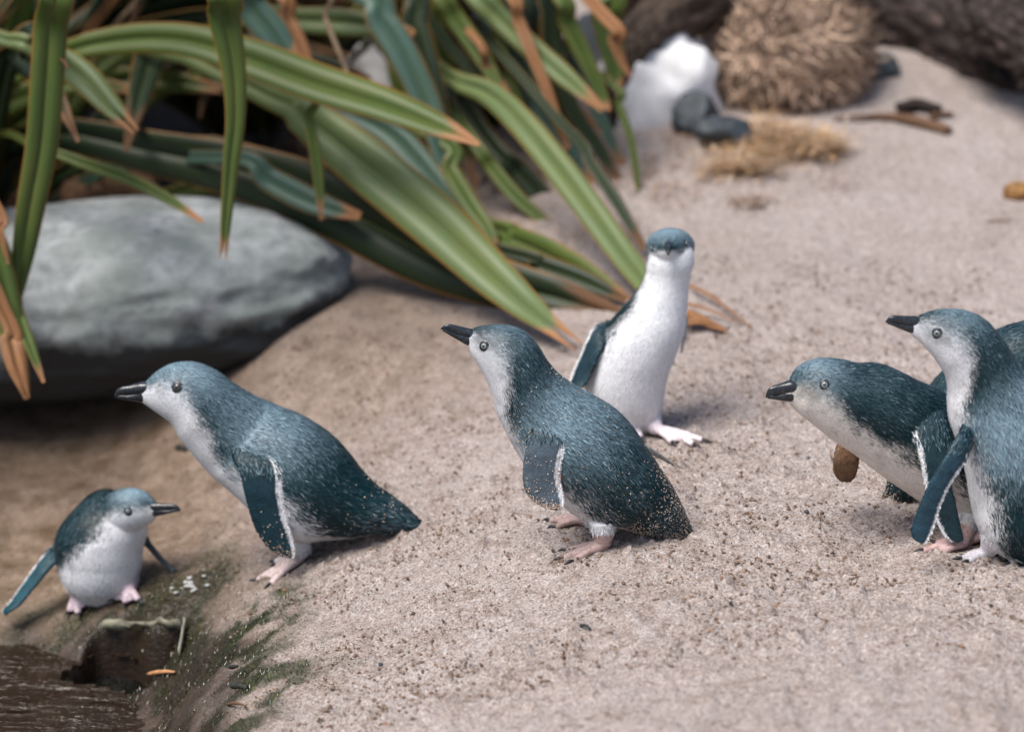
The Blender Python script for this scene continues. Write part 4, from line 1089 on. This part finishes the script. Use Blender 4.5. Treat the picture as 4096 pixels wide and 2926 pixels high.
# --- the bird in the middle, seen from its left side
z = (1700, 1250, 1150 / 1779)
toesN = [onG(z, p) for p in ((835, 1545), (865, 1492), (905, 1562))]
ankN = onG(z, (1105, 1490), .010)
Y3 = ankN[1] + .028
R = [((290, 102), (266, 205)), ((350, 86), (290, 262)), ((440, 78), (335, 335)), ((540, 90), (372, 400)), ((630, 132), (402, 468)), ((700, 210), (425, 540)), ((760, 305), (447, 625)), ((830, 385), (485, 705)),
     ((925, 455), (535, 800)), ((1040, 520), (600, 905)), ((1160, 592), (685, 1025)), ((1270, 695), (790, 1130)), ((1370, 840), (910, 1225)), ((1450, 960), (1050, 1300)), ((1525, 1075), (1190, 1310)), ((1590, 1200), (1335, 1352)), ((1635, 1310), (1475, 1395)), ((1655, 1385), (1580, 1425))]
body = loft_profile(z, R, np.interp(range(18), [0, 1, 3, 6, 10, 14, 16, 17], [.62, .74, .84, .86, .92, .98, 1.2, 1.5]), ramp_y(18, Y3 - .005, Y3 + .004))
f1 = FLIP(z, [((720, 630), (820, 660)), ((664, 700), (858, 728)), ((634, 765), (878, 788)), ((618, 860), (862, 855)), ((607, 950), (840, 940)), ((604, 1030), (838, 1025)), ((618, 1095), (848, 1090)), ((652, 1145), (860, 1148)), ((705, 1185), (857, 1188)), ((770, 1216), (838, 1214))], Y3 - .048, Y3 - .062, SLATEF, 1)
f2 = FLIP(z, [((1000, 640), (1010, 720)), ((1200, 735), (1200, 790)), ((1350, 805), (1345, 850)), ((1440, 862), (1430, 890)), ((1510, 912), (1500, 925)), ((1540, 936), (1534, 940))], Y3 + .05, Y3 + .12, (.30, .29, .27), 0, .0035)
far_ank = onG(z, (985, 1325), .010)
P3 = dict(z=z, origin=tuple(ankN - [0, 0, .010]), label='wet teal penguin dusted with sand, beak raised, walking beside the upright penguin', body=body, flippers=[f1, f2], vox=.00155,
     feet=[(P(*zp(z, (1100, 1290)), Y3 - .026), ankN, toesN), (P(*zp(z, (1080, 1260)), Y3 + .03), far_ank, [onG(z, p) for p in ((765, 1305), (800, 1345), (840, 1290))])],
     body_tb=[52, 56, 60, 70, 92, 116, 131, 137, 136, 130, 126, 122, 122, 128, 145, 165, 180, 180], body_tone=[.45, .85, 1.18, 1.1, .8, .55, .65, 1.05, 1.22, 1.15, .92, .62, .36, .22, .16, .12, .1, .1], soft=15, face=.5, face_end=5.5,
     nf=80000, fw=.9, beak=(((297, 100), (266, 206), (100, 97)), (Y3 - .005, Y3 - .006)), eyes=[((365, 207), False), ((365, 207), True)], footsand=.12, foot=(.50, .36, .34),
     grains=[(body, 9000, .70, 1.0, .45), (body, 2600, .35, .95, .7), (f1, 700, .15, .98, .7), (f1, 500, .85, 1, .5)], eye_r=.0064)
make_penguin(P3)

# --- the bird leaning forward on the slope, left
z = (400, 1400, 1350 / 2192)
ankN = onG(z, (1300, 1400), .010); Y2 = ankN[1] + .025
tailY = min(G(*zp(z, (2050, 1165)))[1] - .005, Y2 + .09)
R = [((300, 203), (272, 338)), ((370, 140), (335, 378)), ((460, 95), (395, 418)), ((560, 82), (445, 452)), ((655, 96), (478, 495)), ((760, 145), (515, 560)), ((870, 225), (575, 632)), ((1000, 305), (650, 720)), ((1130, 362), (735, 808)),
     ((1270, 415), (850, 900)), ((1400, 488), (960, 1000)), ((1510, 572), (1070, 1110)), ((1600, 668), (1190, 1200)), ((1680, 770), (1320, 1240)), ((1770, 862), (1460, 1225)), ((1870, 935), (1620, 1215)), ((1960, 1000), (1770, 1195)), ((2040, 1080), (1950, 1185))]
Yr = np.interp(range(18), [0, 8, 17], [Y2 - .015, Y2, tailY])
body = loft_profile(z, R, np.interp(range(18), [0, 1, 3, 6, 10, 14, 16, 17], [.62, .74, .84, .86, .92, .95, 1.0, 1.1]), Yr)
f1 = FLIP(z, [((850, 610), (1060, 640)), ((862, 700), (1128, 708)), ((905, 785), (1175, 790)), ((930, 900), (1180, 900)), ((955, 1000), (1190, 1000)), ((985, 1100), (1215, 1100)), ((1030, 1200), (1245, 1190)), ((1090, 1280), (1265, 1270)), ((1160, 1328), (1266, 1318)), ((1215, 1346), (1255, 1342))], Y2 - .073, Y2 - .080, DEEPF, 1)
P2_ = dict(z=z, origin=tuple(ankN - [0, 0, .010]), label='blue penguin leaning forward with outstretched neck and dark beak, tail touching the slope', body=body, flippers=[f1], vox=.0018,
     feet=[(P(*zp(z, (1290, 1270)), Y2 - .025), ankN, [onG(z, p) for p in ((1010, 1515), (1100, 1545), (1140, 1420))]), (P(*zp(z, (1270, 1230)), Y2 + .035), onG(z, (1330, 1365), .01), [onG(z, p) for p in ((1130, 1395), (1150, 1420), (1200, 1365))])],
     body_tb=[54, 58, 64, 70, 80, 90, 98, 112, 116, 112, 108, 104, 103, 112, 135, 148, 160, 175], body_tone=[1.15, 1.35, 1.48, 1.42, 1.25, 1.0, .85, .98, 1.15, 1.1, .85, .48, .22, .08, .10, .42, .36, .15], soft=13, face=.25, face_end=4.5,
     nf=44000, beak=(((302, 203), (270, 338), (90, 300)), (Y2 - .015, Y2 - .016)), eyes=[((500, 240), False), ((500, 240), True)], eye_r=.0076, iris=M_iris_dark, foot=(.62, .50, .49), footsand=.0,
     grains=[(body, 700, .74, 1.0, .5), (f1, 260, .4, .98, .6)])
make_penguin(P2_)

# --- the upright bird facing the camera
z = (2200, 880, 700 / 1137)
ank = onG(z, (695, 1405), .010); Y4 = ank[1] + .03
R = [((700, 110), (870, 110)), ((655, 190), (925, 190)), ((628, 270), (938, 270)), ((622, 345), (918, 345)), ((597, 410), (902, 425)), ((548, 482), (895, 520)), ((482, 562), (888, 615)), ((405, 645), (876, 705)), ((330, 740), (850, 790)), ((275, 860), (815, 880)), ((240, 980), (778, 968)), ((228, 1080), (756, 1050)),
     ((255, 1180), (742, 1135)), ((330, 1265), (730, 1215)), ((430, 1325), (716, 1290)), ((540, 1365), (685, 1350))]
Yr = Y4 + np.interp(range(16), [0, 2, 4, 6, 9, 12, 15], [.008, .0, -.001, -.002, -.006, -.002, .008])
body = loft_front(z, R, np.interp(range(16), [0, 4, 9, 15], [.9, .85, .82, .9]), Yr, -152)
hd = loft_head(z, [((768, 186), 30, 32, Y4 - .030), ((770, 185), 78, 70, Y4 - .023), ((776, 180), 122, 104, Y4 - .010), ((781, 174), 154, 122, Y4 + .006), ((782, 172), 162, 122, Y4 + .020), ((784, 176), 140, 104, Y4 + .034), ((786, 182), 85, 64, Y4 + .043)])
f1 = FLIP(z, [((430, 650), (470, 760)), ((345, 668), (420, 775)), ((285, 700), (368, 800)), ((250, 765), (338, 850)), ((218, 835), (305, 915)), ((182, 915), (268, 1000)), ((150, 990), (236, 1062)), ((132, 1050), (196, 1098))], Y4 - .018, Y4 - .03, DEEPF, -1, .0042, .012)
f2 = FLIP(z, [((800, 620), (860, 640)), ((862, 640), (888, 660)), ((872, 720), (886, 740)), ((860, 780), (872, 800)), ((850, 850), (858, 860))], Y4 + .03, Y4 + .05, (.45, .45, .47), 0, .004)
P4_ = dict(smooth_it=6, z=z, origin=tuple(ank - [0, 0, .010]), label='upright penguin showing its white belly and facing forward', body=body, headpart=hd, flippers=[f1, f2], vox=.0018,
     feet=[(P(*zp(z, (640, 1290)), Y4), ank, [onG(z, p) for p in ((1005, 1450), (945, 1478), (800, 1468))]), (P(*zp(z, (470, 1290)), Y4 + .01), onG(z, (540, 1405), .01), [onG(z, p) for p in ((600, 1440), (540, 1470), (480, 1450))])],
     body_tb=[120, 80, 62, 55, 64, 84, 98, 98, 92, 80, 66, 60, 58, 56, 54, 50], body_tone=[.5] * 4 + [.45, .4, .35, .3, .3] + [.25] * 7, head_tb=[112, 108, 106, 112, 128, 150, 170], head_tone=[.5, .9, 1.15, 1.2, .95, .6, .4], soft=17, hface=.35, face_end=8,
     nf=22000, beak=(((768, 138), (768, 216), (768, 226)), (Y4 - .029, Y4 - .058)), eyes=[((662, 182), False), ((886, 150), False)], foot=(.70, .62, .66), footsand=-.3)
make_penguin(P4_)

# --- the small crouching bird at the stream, wings held out
z = (0, 1900, 800 / 2165)
ankL = onG(z, (830, 1400), .010); ankR = onG(z, (1400, 1320), .010); Y1 = (ankL[1] + ankR[1]) / 2 + .02
R = [((990, 300), (1330, 330)), ((905, 320), (1470, 400)), ((800, 392), (1560, 490)), ((690, 500), (1598, 600)), ((622, 615), (1572, 700)), ((596, 735), (1548, 800)), ((606, 865), (1540, 900)), ((632, 1000), (1522, 1010)), ((682, 1120), (1482, 1110)), ((765, 1205), (1415, 1180)), ((900, 1245), (1280, 1225))]
Yr = Y1 + np.interp(range(11), [0, 1, 2, 3, 5, 7, 9, 10], [.028, .016, .006, .0, -.004, -.005, .0, .004])
body = loft_front(z, R, np.interp(range(11), [0, 4, 10], [.8, .9, .9]), Yr, -122)
R = [((1664, 292), (1688, 448)), ((1600, 222), (1650, 505)), ((1510, 168), (1585, 545)), ((1400, 146), (1500, 590)), ((1290, 156), (1400, 620)), ((1190, 192), (1290, 640)), ((1122, 268), (1200, 620)), ((1090, 350), (1140, 560))]
hd = loft_profile(z, R, [.62, .74, .82, .84, .84, .82, .78, .7], np.interp(range(8), [0, 7], [Y1 - .035, Y1 - .008]), 70)
f1 = FLIP(z, [((690, 690), (740, 860)), ((600, 742), (712, 882)), ((500, 832), (622, 932)), ((400, 962), (522, 1042)), ((300, 1102), (420, 1162)), ((200, 1242), (312, 1292)), ((112, 1372), (205, 1412)), ((52, 1442), (105, 1472)), ((36, 1482), (70, 1498))], Y1 + .005, Y1 - .03, (.010, .055, .075), -1, .0040, .008)
f2 = FLIP(z, [((1480, 720), (1540, 640)), ((1538, 735), (1582, 655)), ((1600, 792), (1642, 740)), ((1680, 882), (1722, 842)), ((1770, 972), (1812, 942)), ((1840, 1032), (1880, 1002)), ((1874, 1046), (1886, 1032))], Y1 + .01, Y1 - .005, (.06, .075, .085), 0, .0035)
P1_ = dict(smooth_it=7, z=z, origin=tuple((ankL + ankR) / 2 - [0, 0, .01]), label='small crouching penguin with flippers spread, standing at the stream edge', body=body, headpart=hd, flippers=[f1, f2], vox=.0017,
     feet=[(P(*zp(z, (850, 1180)), Y1), ankL, [onG(z, p) for p in ((735, 1525), (850, 1545), (950, 1450))]), (P(*zp(z, (1380, 1120)), Y1 + .01), ankR, [onG(z, p) for p in ((1235, 1385), (1350, 1435), (1515, 1395))])],
     body_tb=[145, 138, 130, 121, 110, 94, 70, 42, 22, 10, 0], body_tone=[.45, .4, .36, .34, .32, .3, .3, .3, .3, .3, .3], head_tb=[66, 70, 74, 72, 72, 84, 115, 140], head_tone=[.8, 1.0, 1.25, 1.2, .9, .5, .4, .3], soft=12, hface=.25, face_end=6,
     nf=17000, beak=(((1660, 290), (1688, 446), (1955, 372)), (Y1 - .035, Y1 - .045)), eyes=[((1385, 392), False)], eye_r=.0060, foot=(.50, .40, .45), footsand=-.3)
make_penguin(P1_)

# --- the pair at the right edge and the bird behind them
z = (3000, 1180, 1096 / 1521)
ank6 = onG(z, (1315, 1478), .010); Y6 = ank6[1] + .005
ank5 = onG(z, (1165, 1428), .010); Y5 = max(ank5[1] + .045, Y6 + .085)
R = [((238, 468), (216, 594)), ((275, 405), (262, 648)), ((340, 368), (325, 697)), ((420, 354), (385, 745)), ((520, 362), (440, 790)), ((620, 385), (505, 833)), ((730, 388), (580, 882)), ((840, 430), (660, 945)), ((950, 485), (755, 1015)), ((1070, 540), (860, 1085)), ((1190, 630), (970, 1160)), ((1300, 750), (1080, 1240)), ((1380, 880), (1190, 1290)), ((1440, 1010), (1300, 1310)), ((1480, 1130), (1380, 1320)), ((1510, 1240), (1450, 1330))]
Yr = np.interp(range(16), [0, 5, 10, 15], [Y5 - .05, Y5 - .03, Y5, Y5 + .03])
body = loft_profile(z, R, np.interp(range(16), [0, 1, 3, 6, 10, 13, 15], [.62, .74, .84, .82, .84, .95, 1.1]), Yr)
f1 = FLIP(z, [((930, 640), (1080, 650)), ((895, 735), (1110, 725)), ((925, 840), (1125, 830)), ((950, 940), (1122, 930)), ((968, 1050), (1118, 1040)), ((1000, 1150), (1140, 1140)), ((1035, 1250), (1160, 1240)), ((1075, 1325), (1180, 1320)), ((1125, 1366), (1182, 1364))], Y5 - .068, Y5 - .075, (.012, .034, .046), -1)
f2 = FLIP(z, [((510, 760), (610, 800)), ((482, 835), (604, 875)), ((466, 890), (606, 905)), ((461, 940), (600, 950)), ((468, 990), (586, 1000)), ((495, 1024), (560, 1030))], Y5 + .03, Y5 + .05, (.17, .095, .055), 0, .0045)  # brown for wet sand, with the underside's shade in the colour
P5_ = dict(z=z, origin=tuple(ank5 - [0, 0, .01]), label='penguin stooping low with creamy belly and one brown sandy flipper showing, beside the taller penguin', body=body, flippers=[f1, f2], vox=.0018,
     feet=[(P(*zp(z, (1190, 1270)), Y5 - .03), ank5, [onG(z, p) for p in ((945, 1437), (1055, 1455), (1020, 1390))]), (P(*zp(z, (1230, 1240)), Y5 + .03), onG(z, (1290, 1385), .01), [onG(z, p) for p in ((1150, 1392), (1180, 1410), (1230, 1375))])],
     body_tb=[62, 68, 76, 86, 98, 106, 112, 108, 104, 100, 98, 96, 96, 110, 140, 160], body_tone=[.7, 1.1, 1.3, 1.12, .66, .42, .5, .42, .3, .22, .16, .14, .12, .12, .1, .1], soft=13, face=.4, face_end=5, belly=(1.0, .93, .84),
     nf=34000, beak=(((240, 468), (217, 594), (85, 562)), (Y5 - .05, Y5 - .055)), eyes=[((414, 497), False), ((414, 497), True)], eye_r=.0064, foot=(.48, .33, .33), footsand=.05)
make_penguin(P5_)

R = [((935, 118), (888, 212)), ((1010, 90), (950, 268)), ((1110, 80), (1012, 335)), ((1220, 95), (1055, 395)), ((1320, 148), (1085, 450)), ((1410, 255), (1098, 520)), ((1490, 370), (1096, 600)), ((1580, 480), (1106, 690)), ((1670, 600), (1140, 790)), ((1735, 740), (1180, 900)), ((1765, 900), (1205, 1020)), ((1770, 1060), (1225, 1140)), ((1745, 1200), (1252, 1250)), ((1695, 1320), (1300, 1350)), ((1625, 1410), (1365, 1420)), ((1560, 1470), (1440, 1465))]
Yr = np.interp(range(16), [0, 6, 11, 15], [Y6 - .015, Y6 - .005, Y6, Y6 - .02])
body = loft_profile(z, R, np.interp(range(16), [0, 1, 3, 6, 9, 15], [.62, .74, .84, .84, .86, .9]), Yr)
f1 = FLIP(z, [((1190, 690), (1290, 730)), ((1168, 750), (1242, 800)), ((1102, 862), (1196, 922)), ((1043, 955), (1134, 1018)), ((985, 1060), (1090, 1094)), ((942, 1160), (1058, 1174)), ((908, 1250), (1030, 1262)), ((894, 1315), (1003, 1330)), ((914, 1360), (974, 1372))], Y6 - .050, Y6 - .055, (.018, .048, .072), 1)
P6_ = dict(z=z, origin=tuple(ank6 - [0, 0, .01]), label='tall slate blue penguin standing with beak raised and flipper hanging over the stooping penguin', body=body, flippers=[f1], vox=.0018,
     feet=[(P(*zp(z, (1370, 1290)), Y6 - .012), ank6, [onG(z, p) for p in ((1160, 1482), (1200, 1500), (1180, 1468))]), (P(*zp(z, (1520, 1300)), Y6 - .01), onG(z, (1540, 1490), .01), [onG(z, p) for p in ((1420, 1490), (1430, 1512), (1450, 1478))])],
     body_tb=[54, 62, 70, 78, 94, 116, 132, 140, 142, 140, 130, 128, 128, 132, 150, 165], body_tone=[.6, .95, 1.22, 1.08, .66, .42, .8, 1.3, 1.42, 1.3, .82, .35, .2, .15, .12, .1], soft=14, face=.4, face_end=5,
     nf=40000, beak=(((938, 118), (889, 212), (750, 145)), (Y6 - .015, Y6 - .018)), eyes=[((1038, 212), False), ((1038, 212), True)], eye_r=.0064, foot=(.55, .53, .57), footsand=-.2)
make_penguin(P6_)

tq = G(*zp(z, (790, 1150))); Y7 = max(tq[1], Y5 + .11)
R = [((1890, 60), (1915, 165)), ((1820, 35), (1880, 240)), ((1730, 30), (1840, 320)), ((1630, 70), (1790, 400)), ((1540, 140), (1740, 480)), ((1430, 176), (1700, 580)), ((1300, 240), (1640, 700)), ((1180, 345), (1560, 820)), ((1075, 432), (1470, 920)), ((980, 550), (1370, 1010)), ((900, 690), (1250, 1080)), ((840, 830), (1120, 1120)), ((790, 960), (990, 1130)), ((755, 1070), (880, 1140)), ((748, 1130), (800, 1155))]
body = loft_profile(z, R, np.interp(range(15), [0, 1, 3, 6, 10, 13, 14], [.62, .74, .84, .84, .9, 1.0, 1.2]), np.full(15, Y7))
a7 = onG(z, (1120, 1290), .01)
a7 = np.array([P(*zp(z, (1150, 1200)), Y7 - .025)[0], Y7 - .025, 0]); a7[2] = float(ground(a7[0], a7[1])) + .01
a8 = a7 + np.array([.01, .05, 0]); a8[2] = float(ground(a8[0], a8[1])) + .01
def toes_from(a, sx):
    out = []
    for dx, dy in ((.05, -.012), (.055, .004), (.045, .018)):
        q = a + np.array([dx * sx, dy, 0]); q[2] = float(ground(q[0], q[1])) + .004; out.append(q)
    return out
hip7 = P(*zp(z, (1180, 1040)), Y7)
P7_ = dict(z=z, origin=tuple(a7 - [0, 0, .01]), label='dark blue penguin mostly hidden behind the stooping pair, only back and sandy tail showing', body=body, flippers=[], vox=.002,
     feet=[(hip7 + [0, -.02, 0], a7, toes_from(a7, 1)), (hip7 + [0, .03, 0], a8, toes_from(a8, 1))],
     body_tb=[62, 76, 84, 88, 98, 116, 128, 135, 135, 132, 128, 124, 124, 135, 160], body_tone=[.55, .65, .7, .6, .5, .42, .45, .5, .5, .45, .4, .35, .3, .25, .2], soft=14,
     nf=18000, beak=(((1888, 60), (1915, 165), (2085, 112)), (Y7, Y7)), eyes=[((1780, 170), False)], grains=[(body, 900, .85, 1.0, .5)])
make_penguin(P7_)

# ------------------------------------------------------------------ small things on the sand
M_twig = flat("dark_twig", (.03, .032, .028), .7, .3, 120, .4)
def twig(pa, pb, r, label, m=M_twig, cat='twig', name='twig'):
    a, b_ = GV(*pa), GV(*pb); a = a + [0, 0, r + .001]; b_ = b_ + [0, 0, r + .001]
    a[2] = max(a[2], ground_top(a[0], a[1]) + r * .6); b_[2] = max(b_[2], ground_top(b_[0], b_[1]) + r * .6)
    mid = (a + b_) / 2 + np.array([0, .002, .001]); o = mid.copy()
    v, f = tube(np.array([a, mid, b_]) - o, [r, r * 1.2, r * .8], 8, n=8)
    v = v + .0012 * np.stack([fbm(v, 160, 2, 5), fbm(v, 160, 2, 6), fbm(v, 160, 2, 7)], -1)
    return tag(obj(name, mesh_of(name, v, f), m, origin=o), label, cat)
twig((514, 1530), (548, 1538), .0030, 'thick dark twig beside the wet moss')
twig((486, 1496), (526, 1486), .0022, 'dark twig on the sand near the drain corner')
twig((1288, 1398), (1312, 1404), .0016, 'short black twig on the pale open sand')
twig((392, 1000), (414, 1006), .0040, 'dark leaf scrap on wet sand before the leaning penguin')
twig((505, 1572), (545, 1588), .0014, 'thin reddish twig on the sand below the moss', M_bark)
M_orange = flat("withered_leaf", (.42, .21, .10), .6, .3, 80, .4)
twig((330, 1500), (388, 1496), .0022, 'withered orange leaf scrap at the drain opening', M_orange, 'leaf', 'leaf_scrap')
M_drop = flat("white_dropping", (.42, .43, .42), .6, .3, 90, .15)
p = GV(428, 1296)
bl = []
for k_ in range(22):
    q = p + np.array([rng.normal(0, .011), rng.normal(0, .009), 0]); q[2] = ground_top(q[0], q[1]) + .0004
    v, f = ico(2); bl.append((v * (1 + .5 * fbm(v + k_, 2.2, 2, 77))[:, None] * np.array([1, .8, .28]) * rng.uniform(.0015, .005) + (q - p), [f]))
v, f = merge(bl)
tag(obj("dropping", mesh_of("dropping", v, f), M_drop, origin=p), 'white splash of droppings on damp sand right of the crouching penguin', 'dropping')
for (x, y), r, lb in (((1790, 1140), .0035, 'small black pebble on the sand below the stooping penguin'), ((1795, 1020), .0030, 'tiny dark pebble on the sand left of the brown flipper'), ((845, 1478), .0030, 'small black pebble on the sand in the foreground')):
    p = GV(x, y); rock("pebble", p + np.array([0, 0, .0025]), (r, r, r * .8), M_slate, lb, 'pebble', 2, .2, 2, int(x), facet=.2)
# dry leaf fans lying behind the upright bird
fx4b = np.array(GV(1700, 735))
dl = empty("dry_leaf", GV(1620, 738), 'bundle of dry orange flax leaf lying on the sand behind the upright penguin', 'dry leaf')
for k_, (pa, pb, w) in enumerate((((1480, 715), (1615, 742), 34), ((1530, 650), (1670, 735), 9), ((1520, 735), (1612, 735), 16), ((1500, 690), (1640, 722), 8))):
    a, b_ = GV(*pa) + [0, 0, .012], GV(*pb) + [0, 0, .004]
    leaf(dl, [a, a * .66 + b_ * .34 + [0, 0, .006], a * .33 + b_ * .67 + [0, 0, .004], b_], [w * .6e-3, w * .65e-3, w * .5e-3, .002], 'dry', keel=.3, roll=.6, n=16)
